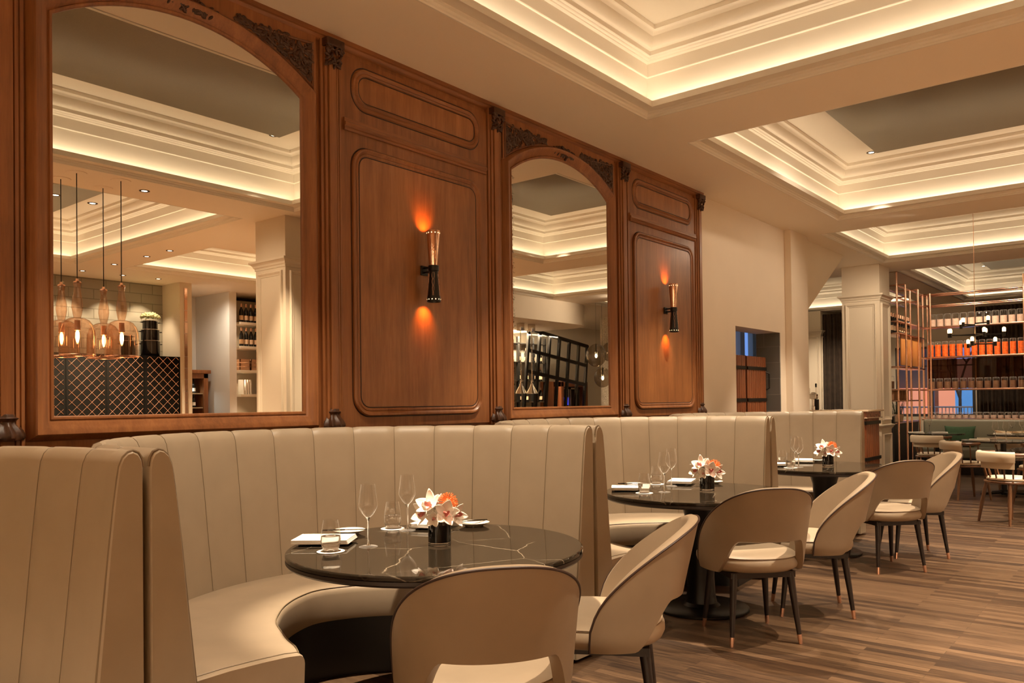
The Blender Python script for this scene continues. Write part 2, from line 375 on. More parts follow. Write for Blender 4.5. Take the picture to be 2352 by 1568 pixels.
# shallow lobby behind the opening, with its dusk-blue window
bw = MB(); bw.box(-.30, .0, 9.925, 9.95, 0, 2.17); struct(bw.build('wall_block', BLOCK, smooth=False))
lb = MB(); lb.box(-.80,-.30,8.2,8.3,0,2.6).box(-.80,-.30,10.74,10.75,0,2.6).box(-.80,-.30,8.2,10.75,2.32,2.6).box(-.80,-.70,8.3,10.74,0,1.5).box(-.80,-.70,8.3,9.9,1.5,2.6)
struct(lb.build('wall_lobby', PLASTER, smooth=False))
struct(MB().box(-4.4,-.80,10.6,10.74,0,ZC).build('wall_side', PLASTER, smooth=False))  # unseen closing wall, added to stop blue sky light leaking in
FRAMEW = simple('tan_window_frame', (.46,.37,.25), .5)
w1 = MB()
for a, b_ in ((9.9,10.02),(10.225,10.36),(10.63,10.74)): w1.box(-.72,-.64,a,b_,1.5,2.32)
w1.box(-.72,-.64,9.9,10.74,2.27,2.32); w1.box(-.72,-.64,9.9,10.74,1.5,1.55)
w1o = struct(w1.build('window_1', FRAMEW, smooth=False))
MB().box(-.715,-.71,9.9,10.74,1.52,2.30).build('pane', emit('dusk_blue_pane', (.13,.25,.60), .62), w1o, smooth=False)  # pane itself glows, standing in for the dusk sky behind it

# ------------------------------------------------------------------ panelling on the left wall
PX = .030
struct(MB().box(0, PX, 1.16, 7.70, 1.0, 3.47).build('trim_20', WOOD, smooth=False))
def miter(path, closed=True):
    n = len(path); out = []
    for i, p in enumerate(path):
        a = Vector(path[(i-1) % n]) if (closed or i > 0) else None
        b = Vector(path[(i+1) % n]) if (closed or i < n-1) else None
        p = Vector(p)
        d1 = (p-a).normalized() if a is not None else None; d2 = (b-p).normalized() if b is not None else None
        if d1 is None: d1 = d2
        if d2 is None: d2 = d1
        n1 = Vector((d1.y, -d1.x)); n2 = Vector((d2.y, -d2.x)); m = n1+n2
        if m.length < 1e-6: m = n1
        m.normalize(); k = 1/max(.35, m.dot(n1)); out.append(m*k)
    return out
def sweep(mb, path, prof, x0, closed=True):
    """path in (y,z), CCW so that + offset points outwards; prof (offset, height above x0)"""
    mt = miter(path, closed); rows = []
    for (o, h) in prof: rows.append([(x0+h, p[0]+q.x*o, p[1]+q.y*o) for p, q in zip(path, mt)])
    mb.grid(rows, closed_v=closed); return mb
def rrect(y0,y1,z0,z1,r,n=8):
    P = []
    for (cy, cz, a0) in ((y1-r,z0+r,-90),(y1-r,z1-r,0),(y0+r,z1-r,90),(y0+r,z0+r,180)):
        for k in range(n+1):
            a = radians(a0+90*k/n); P.append((cy+r*cos(a), cz+r*sin(a)))
    return P
MOULD = [(-.004,0),(-.003,.008),(.004,.013),(.012,.013),(.017,.009),(.022,.012),(.030,.020),(.040,.021),(.046,.015),(.047,0)]
GROOVE = simple('groove_shade_stain', (.020,.006,.003), .5)  # raised dark strips, painting in the shade of recessed stained grooves
def wall_panel(y0, y1, lab):
    t = thing('wall_panel', lab, 'wall panel', (PX, (y0+y1)/2, 1.2)); oy = (y0+y1)/2; oz = 1.2; h = (y1-y0)/2
    MB().box(0, .012, -h, h, 0, 2.20).build('stile_board', WOOD, t, smooth=False)
    # upper field
    sweep(MB(), rrect(-h+.13, h-.13, 1.945, 2.115, .07), [(-.002,0),(0,.010),(.010,.014),(.018,.008),(.026,.012),(.038,.012),(.046,.004),(.047,0)], .012).build('upper_moulding', WOODY, t)
    MB().prism(rrect(-h+.13, h-.13, 1.945, 2.115, .07), 'x', .012, .016).build('upper_field', WOODF, t)
    r = MB(); prof = [(0,1.755),(.014,1.755),(.020,1.765),(.016,1.775),(.024,1.785),(.024,1.800),(.014,1.806),(.014,1.826),(0,1.83)]
    r.prism([(.012+a, z) for a, z in prof], 'y', -h+.02, h-.02).build('rail', WOODY, t)
    sweep(MB(), rrect(-h+.125, h-.125, .112, 1.632, .075), MOULD, .012).build('main_moulding', WOOD, t)
    g = [(-.003,0),(-.0022,.0014),(.0022,.0014),(.003,0)]
    for z0, z1, w_, r_ in ((.112,1.632,.125,.075),):
        for dd in (-.006, .050):
            sweep(MB(), rrect(-h+w_-dd, h-w_+dd, z0-dd, z1+dd, r_+dd), g, .0205 if dd < 0 else .012).build('groove', GROOVE, t)
    sweep(MB(), rrect(-h+.13-.050, h-.13+.050, 1.945-.050, 2.115+.050, .115), g, .012).build('groove', GROOVE, t)
    sweep(MB(), rrect(-h+.13+.006, h-.13-.006, 1.945+.006, 2.115-.006, .064), g, .0162).build('groove', GROOVE, t)
    f = MB(); pr = rrect(-h+.13, h-.13, .117, 1.627, .07); f.prism(pr, 'x', .012, .020)
    f.build('main_field', WOODF, t)
    return t
wall_panel(3.03, 4.335, 'wide oak wall panel carrying the nearer wall lamp')
wall_panel(6.255, 7.575, 'narrow oak wall panel carrying the farther wall lamp')

def arch_path(y0,y1,z0,zs,rise,n=24):
    h = (y1-y0)/2; R = (h*h+rise*rise)/(2*rise); cz = zs+rise-R; a0 = math.asin(h/R); cy = (y0+y1)/2
    P = [(y0,z0),(y1,z0),(y1,zs)]
    for k in range(1, n): 
        a = a0-2*a0*k/n; P.append((cy+R*sin(a), cz+R*cos(a)))
    P.append((y0, zs)); return P
FPROF = [(-.004,.0),(-.004,.010),(.002,.016),(.010,.016),(.014,.010),(.020,.014),(.028,.022),(.045,.030),(.062,.044),(.074,.046),(.084,.036),(.090,.020),(.100,.012),(.104,.0)]
def arched_mirror(y0, y1, lab, kn):
    cy = (y0+y1)/2; t = thing('arched_mirror', lab, 'mirror', (PX, cy, 1.2)); h = (y1-y0)/2
    P = arch_path(-h, h, .098, 1.858, .205)
    MB().prism(P, 'x', .001, .004).build('mirror_glass', MIRROR if kn == 3 else FOXED, t, smooth=False)
    sweep(MB(), P, FPROF, .0).build('frame', WOOD, t, angle=50)
    # head board above the arch with two carved spandrels and a keystone
    H2 = h+.125; zt = 2.235
    Q = arch_path(-h-.10, h+.10, 0, 1.885, .232)[2:]
    hb = MB(); n = len(Q)
    for i in range(n-1):
        a, b = Q[i], Q[i+1]
        hb.add([(.014,a[0],a[1]),(.014,b[0],b[1]),(.014,b[0],zt),(.014,a[0],zt)], [(0,1,2,3)])
    hb.build('head_board', WOOD, t, smooth=False)
    for s in (1, -1):
        tri = [(s*(h+.075), 2.185), (s*(h+.075), 1.965), (s*.20, 2.185)]
        arc = []
        R = ((h+.1)**2+.232**2)/(2*.232); cz = 1.885+.232-R
        for k in range(12):
            y = (h+.075)+(.20-(h+.075))*k/11; arc.append((s*y, cz+.035+sqrt(R*R-y*y)))
        loop = [(s*(h+.075), 2.19)]+arc
        if s > 0: loop = loop[::-1]
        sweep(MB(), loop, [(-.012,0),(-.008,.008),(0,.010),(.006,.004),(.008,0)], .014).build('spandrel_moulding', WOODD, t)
        cvb = MB(); rnd = random.Random(kn*7+s)
        for k in range(170):
            y = (h+.06)+(.24-(h+.06))*rnd.random()**1.6; zl = cz+.05+sqrt(R*R-y*y); 
            if 2.18-zl < .012: continue
            z = zl+(2.178-zl)*rnd.random(); a = rnd.random()*6.28; r = .012+.014*rnd.random()
            if k % 3 == 0:
                pts = [(.017+.006*i/13, s*y+r*(1-.8*i/13)*cos(a+i*.55), z+r*(1-.8*i/13)*sin(a+i*.55)) for i in range(14)]
                cvb.tube(pts, [.0055-.003*i/13 for i in range(14)], 6)
            else:
                M = Matrix.Translation((.016, s*y, z)) @ Matrix.Rotation(a, 4, 'X') @ Matrix.Diagonal((.5, 1.5, .6, 1))
                mbx = MB().sphere((0,0,0), r*.85, 8, 6); cvb.add(mbx.v, mbx.f, M)
        cvb.build('spandrel_carving', CARVE, t)
    kb = MB(); rnd = random.Random(kn)
    for k in range(46):
        y = (rnd.random()-.5)*.26; z = 2.125+(rnd.random()-.5)*.075*(1-abs(y)*5); a = rnd.random()*6.28
        M = Matrix.Translation((.022, y, z)) @ Matrix.Rotation(a, 4, 'X') @ Matrix.Diagonal((.9, 1.6, .6, 1))
        mbx = MB().sphere((0,0,0), .017, 8, 6); kb.add(mbx.v, mbx.f, M)
    kb.build('keystone_carving', CARVE, t)
    return t
arched_mirror(1.452, 2.757, 'large arched mirror in an oak frame, showing hanging amber lamps', 3)
arched_mirror(4.612, 5.930, 'smaller-looking arched mirror in an oak frame, between the two wall lamps', 5)

def pilaster(y, lab, first=[None]):
    if first[0] is not None:
        o = dup(first[0], (PX, y, 1.0), 0, lab); return o
    t = thing('pilaster', lab, 'pilaster', (PX, y, 1.0), 0, 'fluted oak pilasters'); first[0] = t
    half = [(.072,0),(.072,.020),(.058,.024),(.055,.018),(.050,.018),(.048,.030),(.034,.034),(.030,.026),(.027,.026),(.025,.042),(.0,.044)]
    prof = [(x, y) for y, x in half]; full = prof + [(x, -y) for x, y in prof[::-1][1:]]
    MB().prism([(x, y) for x, y in full], 'z', .0, 2.44).build('shaft', WOOD, t, angle=20)
    c = MB(); c.bbox(.02,.075,-.062,.062,2.395,2.44,.004); rnd = random.Random(5)
    for k in range(34):
        yy = (rnd.random()-.5)*.10; z = 2.29+rnd.random()*.11; a = rnd.random()*6.28
        M = Matrix.Translation((.046+.016*(z-2.29)/.11, yy, z)) @ Matrix.Rotation(a, 4, 'X') @ Matrix.Diagonal((.9,1.5,.6,1))
        mbx = MB().sphere((0,0,0), .014, 8, 6); c.add(mbx.v, mbx.f, M)
    for s in (1,-1):
        c.tube([(.066, s*(.045+.018*(1-.75*i/15)*cos(i*.5)), 2.375+.018*(1-.75*i/15)*sin(i*.5)) for i in range(16)], .006, 6)
    c.build('capital', CARVE, t)
    b = MB()
    prof = [(.030,.200),(.064,.204),(.070,.214),(.069,.228),(.062,.244),(.050,.260),(.042,.272),(.039,.282),(.046,.290),(.050,.296),(.042,.301),(.038,.312),(.030,.316)]
    rows = []
    for r, z in prof:
        row = []
        for k in range(29):
            a = -pi/2+pi*k/28; q = 1+.10*cos(a*9+(z-.25)*22)*(1 if .208 < z < .275 else .35); row.append((.012+r*.92*q*cos(a), r*q*sin(a), z))
        rows.append(row)
    b.grid(rows); b.build('carved_base', CARVE, t)
    return t
for y, lab in ((1.265,'fluted oak pilaster at the far left edge, before the large mirror'),(2.955,'fluted oak pilaster right of the large mirror'),(4.415,'fluted oak pilaster left of the second mirror'),(6.155,'fluted oak pilaster right of the second mirror'),(7.635,'fluted oak pilaster ending the panelling beside the plain wall')): pilaster(y, lab)
co = MB(); cp = [(0,3.405),(.018,3.405),(.024,3.415),(.022,3.425),(.040,3.432),(.052,3.442),(.056,3.452),(.066,3.456),(.068,3.4795),(0,3.4795)]
co.prism(cp, 'y', 1.10, 7.73)
struct(co.build('trim_21', WOODY))

# wall lamps ----------------------------------------------------------
SBULB = emit('sconce_bulb', (1,.55,.2), 12)
PERF = emit('lit_perforation', (1,.66,.32), 1.6)  # glowing discs stand in for lamp light coming through the holes
def sconce(y, lab, first=[None]):
    loc = (PX+.012, y, 2.205)
    if first[0] is not None: return dup(first[0], loc, 0, lab)
    t = thing('wall_lamp', lab, 'wall lamp', loc, 0, 'double-cone wall lamps'); first[0] = t; X = .100
    T = Matrix.Translation((X, 0, 0))
    b = MB(); b.bbox(.008,.020,-.030,.030,-.040,.022,.003); b.bbox(.015, X-.020, -.012,.012,-.028,-.016,.002); b.bbox(.015, X-.020,-.012,.012,.0,.012,.002); b.build('bracket', BLACKM, t)
    MB().lathe([(.0295,-.020),(.034,-.018),(.034,.014),(.0295,.016)], 32, T).build('collar', BLACKM, t)
    MB().lathe([(.0275,.016),(.0285,.020),(.0440,.238),(.0425,.238),(.0270,.020)], 40, T).build('copper_shade', COPPERD, t)
    MB().lathe([(.0285,-.018),(.0450,-.218),(.0435,-.218),(.0270,-.020)], 40, T).build('black_shade', BLACKM, t)
    for z, r in ((-.203,.0440),(.222,.0432)):
        d = MB()
        for k in range(12):
            a = 2*pi*k/12; p = Vector((X+r*cos(a), r*sin(a), z)); n = Vector((cos(a), sin(a), 0))
            d.lathe([(.0001,0),(.0036,0)], 10, Matrix.Translation(p+n*.0006) @ n.to_track_quat('Z','Y').to_matrix().to_4x4())
        d.build('perforation', PERF, t)
    # pale inlaid flourish running down the black shade
    fl = MB()
    for a0 in (-2.2,-.9,.35,1.6):
        for s in (1,-1):
            pts = []
            for i in range(25):
                q = i/24; z = -.03-.15*q; r = .0285+.0165*(-z-.018)/.2+.0006; w = .009*(1-.65*q)*(.45+.55*abs(sin(q*11)))
                pts.append((X+r*cos(a0+s*w/r), r*sin(a0+s*w/r), z))
            fl.tube(pts, .0009, 5)
    fl.build('inlay', COPPER, t)
    for z in (.14,-.14): MB().sphere((X,0,z), .013, 12, 8).build('bulb', SBULB, t)
    return t
sconce(3.690, 'copper and black double-cone wall lamp, the nearer of the two'); sconce(6.905, 'copper and black double-cone wall lamp, the farther of the two')
for y in (3.690, 6.905):
    for s in (1,-1):
        l = bpy.data.lights.new('lamp_glow', 'SPOT'); l.energy = 2.6; l.color = (1,.25,.03); l.shadow_soft_size = .01; l.spot_size = radians(92); l.spot_blend = 1
        o = bpy.data.objects.new('lamp_glow', l); COL.objects.link(o); o.location = (PX+.012+.082, y, 2.205+s*.236)
        o.rotation_euler = Vector((-.075, 0, s*.075)).to_track_quat('-Z','Y').to_euler()

# square columns --------------------------------------------------------
def column(x0, y0, w, lab, first=[None]):
    if first[0] is not None: return dup(first[0], (x0+w/2, y0+w/2, 0), 0, lab)
    t = thing('column', lab, 'column', (x0+w/2, y0+w/2, 0), 0, 'square panelled columns'); first[0] = t; h = w/2
    MB().box(-h, h, -h, h, 0, ZC-.001).build('shaft', COLP, t, smooth=False)
    def ring(prof, name):
        mb = MB(); mb.grid([[(-h-d,-h-d,z),(h+d,-h-d,z),(h+d,h+d,z),(-h-d,h+d,z)] for d, z in prof], closed_v=True); mb.build(name, COLP, t, angle=25)
    ring([(0,2.90),(.008,2.90),(.010,2.925),(.022,2.935),(.028,2.955),(.045,2.972),(.060,2.980),(.062,3.005),(0,3.012)], 'capital')
    ring([(0,.835),(.006,.837),(.010,.855),(.022,.865),(.030,.885),(.045,.897),(.046,.912),(0,.920)], 'dado_rail')
    ring([(0,0),(.02,0),(.02,.12),(.008,.135),(0,.14)], 'plinth')
    for k in range(4):
        R = Matrix.Rotation(k*pi/2, 4, 'Z'); m2 = MB()
        for z0, z1 in ((.985,2.86),(.20,.765)):
            mb = MB(); path = [(-h+.055,z0),(h-.055,z0),(h-.055,z1),(-h+.055,z1)]
            sweep(mb, path, [(-.052,0),(-.050,.006),(-.044,.009),(-.036,.007),(-.026,.016),(-.014,.026),(-.004,.026),(.002,.018),(.004,0)], h)
            m2.add(mb.v, mb.f, R)
        m2.build('panel_moulding', COLP, t, angle=30)
    return t
column(-.38, 13.66, .58, 'pale square panelled column standing before the copper shelving')
column(4.01, 5.45, .53, 'pale square panelled column seen at the right of the large mirror')
column(-3.40, 20.02, .55, 'pale square column glimpsed past the slanted wall by the dark curtain')
# ------------------------------------------------------------------ curved banquettes
TX = 1.42; TY = [2.40, 4.81, 7.21]; BY = [-.025, 2.383, 4.800, 7.220]
XC = 1.255; RO = 1.198; XE = 1.41
def upath(off, n=17, per=8):
    """plan path of the back at distance off inside the outer face; returns list of (x, y, nx, ny) from -y end to +y end"""
    R = RO-off; Ls = XE-XC; Lc = pi*RO; T = 2*Ls+Lc; out = []
    for i in range(n*per+1):
        s = T*i/(n*per)
        if s < Ls: out.append((XE-s, -R, 0, 1))
        elif s > Ls+Lc: out.append((XC+(s-Ls-Lc), R, 0, -1))
        else:
            a = (s-Ls)/RO; out.append((XC-R*sin(a), -R*cos(a), sin(a), cos(a)))
    return out
BPROF = [(.175,.02),(.172,.30),(.150,.46),(.140,.55),(.122,.72),(.102,.92),(.086,1.06),(.077,1.13),(.071,1.165),(.060,1.190),(.045,1.204),(.030,1.208),(.014,1.202),(.004,1.185),(0,1.16),(0,.02)]
def banquette(cy, lab, first=[None]):
    if first[0] is not None: return dup(first[0], (0, cy, 0), 0, lab)
    t = thing('curved_banquette', lab, 'booth seat', (0, cy, 0), 0, 'curved leather booths along the panelled wall'); first[0] = t
    n, per = 17, 10; mb = MB(); rows = []
    NP = n*per
    for (d, z) in BPROF:
        P = upath(d, n, per); row = []
        for i, (x, y, nx, ny) in enumerate(P):
            ph = (i % per)/per; g = min(ph, 1-ph)
            puff = .007*(1-max(0, 1-g/.16)**2) if .012 < d else .004*(1-max(0, 1-g/.16)**2)
            if d <= .004: puff = 0
            if i < 2 or i > NP-2: puff = .004
            row.append((x+nx*puff, y+ny*puff, z+(puff*.6 if .02 < d < .075 else 0)))
        rows.append(row)
    mb.grid(rows, closed_u=True)
    # softly padded ends
    for side in (0, -1):
        cur = [Vector(r[side]) for r in rows]; c = sum(cur, Vector())/len(cur)
        prev = cur
        for k, (dx, q) in enumerate(((.008,.97),(.012,.90))):
            nxt = []
            for p in cur:
                cz = min(max(p.z, .05), 1.15); m = Vector((p.x, 0, 0)); yc = (cur[6].y+cur[-2].y)/2
                nxt.append(Vector((p.x+dx, yc+(p.y-yc)*q, p.z-(0.004 if p.z > 1.1 else 0)*(k+1))))
            mb.grid([[tuple(p) for p in prev], [tuple(p) for p in nxt]], closed_v=True)
            prev = nxt
        m_ = len(prev)//2
        mb.poly([tuple(p) for p in prev])
    mb.build('backrest', LEATHER, t, angle=28)
    # stitched seams between the channels
    sm = MB()
    for i in range(1, n):
        pts = []
        for (d, z) in BPROF[2:14]:
            x, y, nx, ny = upath(d, n, 1)[i]; pts.append((x+nx*.0008, y+ny*.0008, z+.0006))
        sm.tube(pts, .0016, 5)
    sm.build('seam', PIPEL, t)
    for side in (0, -1):
        pts = []
        for (d, z) in BPROF[:15]:
            x, y, nx, ny = upath(d, n, per)[side]; pts.append((x+.004, y+ny*.002, z+(.002 if z > 1.17 else 0)))
        MB().tube(pts, .0036, 6).build('piping', PIPEL, t)
    # seat: C-shaped cushion lofted between the back and the opening
    inn = [(1.372,-.630),(1.30,-.592),(1.21,-.560),(1.126,-.522),(.972,-.448),(.864,-.362),(.760,-.255),(.680,-.13),(.640,0)]
    inn = inn+[(x, -y) for x, y in inn[::-1][1:]]
    def resample(P, m):
        P = [Vector(p) for p in P]; L = [0]
        for a, b in zip(P, P[1:]): L.append(L[-1]+(b-a).length)
        out = []
        for i in range(m+1):
            s = L[-1]*i/m; k = max(j for j in range(len(L)) if L[j] <= s+1e-9); k = min(k, len(P)-2)
            q = (s-L[k])/(L[k+1]-L[k]); 
            p0 = P[max(0,k-1)]; p1 = P[k]; p2 = P[k+1]; p3 = P[min(len(P)-1,k+2)]
            v = .5*((2*p1)+(p2-p0)*q+(2*p0-5*p1+4*p2-p3)*q*q+(3*p1-p0-3*p2+p3)*q**3); out.append(v)
        return out
    M_ = 72
    I = resample(inn, M_)
    Oa = [(XE-.075, -(RO-.150))]+[(XC-(RO-.150)*sin(a), -(RO-.150)*cos(a)) for a in [pi*k/40 for k in range(41)]]+[(XE-.075, RO-.150)]
    O = resample(Oa, M_)
    rows = []
    prof = [(0,.452),(.03,.462),(.3,.468),(.6,.468),(.85,.465),(.95,.460)]
    for q, z in prof: rows.append([(o.x+(i.x-o.x)*q, o.y+(i.y-o.y)*q, z) for o, i in zip(O, I)])
    def inset(d, z): 
        r = []
        for k in range(M_+1):
            v = (I[k]-O[k]).normalized(); p = I[k]+v*d; r.append((p.x, p.y, z))
        return r
    for d, z in ((-.012,.459),(-.002,.452),(.004,.440),(.006,.425),(.002,.33),(-.004,.30),(-.03,.295)): rows.append(inset(d, z))
    rows.append([(p.x, p.y, .295) for p in O])
    sb = MB(); sb.grid(rows, closed_u=True)
    for k, sg in ((0, 1), (M_, -1)):
        cur = [Vector(r[k]) for r in rows]; c = sum(cur, Vector())/len(cur); prev = cur
        for dx, sc in ((.022,.985),(.034,.94)):
            nx = [Vector((p.x+dx, c.y+(p.y-c.y)*sc, c.z+(p.z-c.z)*sc)) for p in cur]
            sb.grid([[tuple(p) for p in prev],[tuple(p) for p in nx]], closed_v=True); prev = nx
        sb.poly([tuple(p) for p in prev])
    sb.build('seat', SEATL, t, angle=40)
    pp = MB(); pp.tube([(I[k]+(I[k]-O[k]).normalized()*-.004).to_tuple()+(.4575,) for k in range(M_+1)], .0022, 5)
    for k in (0, M_): pp.tube([(r[k][0]+.002, r[k][1], r[k][2]+.001) for r in rows[:9]], .0022, 5)
    pp.build('seat_piping', PIPEL, t)
    # recessed black plinth under the seat
    rows = []
    A = [(o.x+(i.x-o.x)*.80, o.y+(i.y-o.y)*.80) for o, i in zip(O, I)]; B = [(o.x, o.y) for o in O]
    pl = MB(); pl.grid([[(x,y,0) for x,y in A],[(x,y,.296) for x,y in A],[(x,y,.296) for x,y in B],[(x,y,0) for x,y in B]], closed_u=True)
    for k in (0, M_): pl.poly([(A[k][0],A[k][1],0),(A[k][0],A[k][1],.296),(B[k][0],B[k][1],.296),(B[k][0],B[k][1],0)])
    pl.build('plinth', BLACK, t)
    return t
for cy, lab in zip(BY, ('taupe leather booth cut off by the left edge of the photo','taupe leather booth curving round the nearest marble table','taupe leather booth curving round the middle marble table','taupe leather booth farthest from the camera, by the cedar bar')): banquette(cy, lab)

# ------------------------------------------------------------------ round marble tables
def round_table(y, lab, rz, first=[None]):
    if first[0] is not None: return dup(first[0], (TX, y, 0), rz, lab)
    t = thing('round_table', lab, 'table', (TX, y, 0), rz, 'round marble pedestal tables'); first[0] = t; R = .607
    MB().lathe([(.0001,.75),(.3,.75),(R-.012,.75),(R-.006,.7499),(R-.002,.748),(R,.744),(R,.733),(R-.002,.731),(.0001,.731)], 96).build('marble_top', MARBLE, t, angle=24)
    MB().lathe([(.0001,.731),(R-.004,.731),(R-.001,.729),(R-.001,.716),(R-.008,.708),(R-.10,.705),(.0001,.705)], 96).build('edge_band', DARKW, t)
    MB().lathe([(.13,.705),(.10,.60),(.088,.45),(.085,.20),(.09,.10),(.10,.045),(.12,.026)], 40).build('pedestal', BLACKM, t)
    MB().lathe([(.0001,.026),(.12,.026),(.292,.020),(.300,.014),(.300,.004),(.296,0),(.0001,0)], 64).build('base_plate', BLACKM, t)
    return t
round_table(TY[0], 'round black marble table nearest the camera', .4); round_table(TY[1], 'round black marble table in the middle booth', 1.9); round_table(TY[2], 'round black marble table in the farthest booth', 3.1)

# ------------------------------------------------------------------ upholstered chairs
def sstep(a, b, x):
    q = min(1, max(0, (x-a)/(b-a))); return q*q*(3-2*q)
SEATP = simple('seat_piping_leather', (.25,.185,.12), .5)
def chair(loc, face, lab, first=[None]):
    rz = math.atan2(face[1], face[0])-pi/2
    if first[0] is not None: return dup(first[0], loc, rz, lab)
    t = thing('dining_chair', lab, 'chair', loc, rz, 'taupe leather tub chairs at the marble tables'); first[0] = t
    PM = 97
    def plan(ph, z, off):
        a = radians(ph); e = .97-.17*max(0, min(1, (z-.45)/.42))
        sx = (abs(sin(a))**e)*(1 if a >= 0 else -1); sy = (abs(cos(a))**e)*(1 if cos(a) >= 0 else -1)
        q = max(0, (z-.40)/.47)
        A = .290+.020*q-off; B = .285-off
        if z < .46: k = (1-((.46-z)/.075)**2*.04) if z > .385 else .96; A *= k; B *= k
        return Vector((A*sx, -B*sy-.10*q**1.1*(.45+.55*max(0, cos(a))), z))
    def py(ph): 
        c = cos(radians(ph)); return -.285*abs(c)**.94*(1 if c >= 0 else -1)
    def top(ph):
        yf, yb, zf = py(PM), -.285, .5
        for _ in range(12):
            h = (yf-py(ph)+.10*zf)/(yf-yb+.10); zf = min(1, max(0, h))**.55
        return .395+.475*zf
    def low(ph): return .395+.185*(1-sstep(33, 62, abs(ph)))
    NU, NV = 72, 16
    phs = [-PM+2*PM*i/NU for i in range(NU+1)]
    def surf(off, shrink=0):
        rows = []
        for ph in phs:
            z0, z1 = low(ph), top(ph)
            if z1-z0 < .004: z1 = z0+.004
            row = []
            for j in range(NV+1):
                z = z0+(z1-z0)*j/NV; z = z0+shrink+(max(.001, z1-z0-2*shrink))*j/NV
                row.append(plan(ph, z, off))
            rows.append(row)
        return rows
    O = surf(0); I = surf(.042); M1 = surf(.006, .0); T = []
    mb = MB(); mb.grid([[tuple(p) for p in r] for r in O]); mb.build('shell_back', LEATHER2, t, angle=60)
    mb = MB()
    # inner pad, with a rounded rim meeting the shell
    m0 = O; m1 = surf(.020, -.006); m2 = surf(.036, -.002)
    mb.grid([[tuple(p) for p in r] for r in I], flip=True)
    def border(S):
        b = [r[-1] for r in S]; return b
    def rim(idx):
        L = [[tuple(r[idx]) for r in S] for S in (m0, m1, m2, I)]
        mb.grid(L)
    rim(-1); rim(0)
    for k in (0, -1):
        mb.grid([[tuple(p) for p in S[k]] for S in (m0, m1, m2, I)])
    mb.build('inner_pad', LEATHER2, t, angle=60)
    edge = [O[i][-1] for i in range(NU+1)]
    edge = [O[0][0]]+edge+[O[-1][0]]
    MB().tube([tuple(p) for p in edge], .0045, 8).build('piping', PIPE, t)
    # round seat cushion
    pr = [(.0001,.392),(.215,.392),(.245,.396),(.262,.410),(.270,.430),(.269,.450),(.262,.462),(.258,.468),(.262,.474),(.250,.483),(.21,.490),(.12,.494),(.0001,.495)]
    def seatlathe(pr):
        mb = MB(); n = 64; rows = []
        for r, z in pr:
            row = []
            for k in range(n):
                a = 2*pi*k/n; e = 2/2.35; cx = abs(cos(a))**e*(1 if cos(a) >= 0 else -1); sy = abs(sin(a))**e*(1 if sin(a) >= 0 else -1)
                row.append((r*1.0*cx, r*1.08*sy+.045, z))
            rows.append(row)
        mb.grid(rows, closed_v=True); return mb
    seatlathe(pr).build('seat', SEATL, t, angle=50)
    n = 64; rp = []
    for k in range(n):
        a = 2*pi*k/n; e = 2/2.35; cx = abs(cos(a))**e*(1 if cos(a) >= 0 else -1); sy = abs(sin(a))**e*(1 if sin(a) >= 0 else -1)
        rp.append((.2600*cx, .2600*1.08*sy+.045, .468))
    MB().tube(rp, .0020, 5, closed=True).build('seat_piping', SEATP, t)
    fr = MB(); fr.box(-.175,.175,-.185,-.150,.362,.394).box(-.175,.175,.150,.185,.362,.394).box(-.185,-.150,-.185,.185,.362,.394).box(.150,.185,-.185,.185,.362,.394)
    fr.build('seat_frame', DARKW, t, smooth=False)
    for sx in (1,-1):
        for sy in (1,-1):
            top_ = Vector((sx*.162, sy*.165, .385)); bot = Vector((sx*.192, sy*.205, .052)); ft = top_+(bot-top_)*((.385)/(.385-.052))
            lg = MB().cyl(bot, top_, .0125, .0225, 16).build('leg', DARKW, t)
            MB().cyl(ft, bot, .0112, .0132, 16).build('ferrule', COPPER, lg)
    return t
chair((1.910, 4.430, 0), (-.724,.69), 'leather tub chair back-on at the middle table, all four legs in view')
chair((2.025, 2.000, 0), (-.78,.62), 'nearest leather tub chair, its back hiding part of the first table')
chair((1.985, 2.790, 0), (-.87,-.49), 'leather tub chair seen from the side at the right of the first table')
chair((1.995, 5.190, 0), (-.87,-.49), 'leather tub chair seen from the side at the right of the middle table')
chair((2.014, 6.810, 0), (-.743,.67), 'leather tub chair back-on at the farthest table')
chair((2.050, 7.520, 0), (-.82,-.57), 'leather tub chair at the far side of the farthest table, nearest the spindle chairs')

# ------------------------------------------------------------------ table settings
def wineglass(loc, lab, first=[None], group='stemmed wine glasses'):
    if first[0] is not None: return dup(first[0], loc, 0, lab)
    t = thing('wine_glass', lab, 'wine glass', loc, 0, group); first[0] = t
    MB().lathe([(.0290,.258),(.0345,.215),(.0395,.178),(.0398,.170),(.0370,.160),(.022,.134),(.010,.122),(.0045,.118)], 40).build('bowl', GLASS, t)
    MB().lathe([(.010,.122),(.0055,.113),(.0036,.100),(.0033,.04),(.0042,.014),(.009,.006)], 20).build('stem', SOLIDG, t)
    MB().lathe([(.009,.006),(.036,.0022),(.0385,.0012),(.0385,0.0),(.0001,0)], 40).build('foot', GLASS, t)
    return t
def tumbler(loc, lab, first=[None]):
    if first[0] is not None: return dup(first[0], loc, 0, lab)
    t = thing('water_tumbler', lab, 'glass', loc, 0, 'stemless water glasses on coasters'); first[0] = t
    MB().lathe([(.0290,.124),(.0365,.080),(.0405,.050),(.0400,.036),(.0355,.018),(.030,.002),(.0001,.002)], 40).build('glass_wall', GLASS, t)
    MB().lathe([(.0001,.004),(.0295,.004),(.0345,.018),(.0370,.026),(.0001,.026)], 32).build('thick_bottom', SOLIDG, t)
    MB().lathe([(.0001,.027),(.0365,.027),(.0385,.045),(.0370,.060),(.0001,.060)], 32).build('water', WATER, t)
    return t
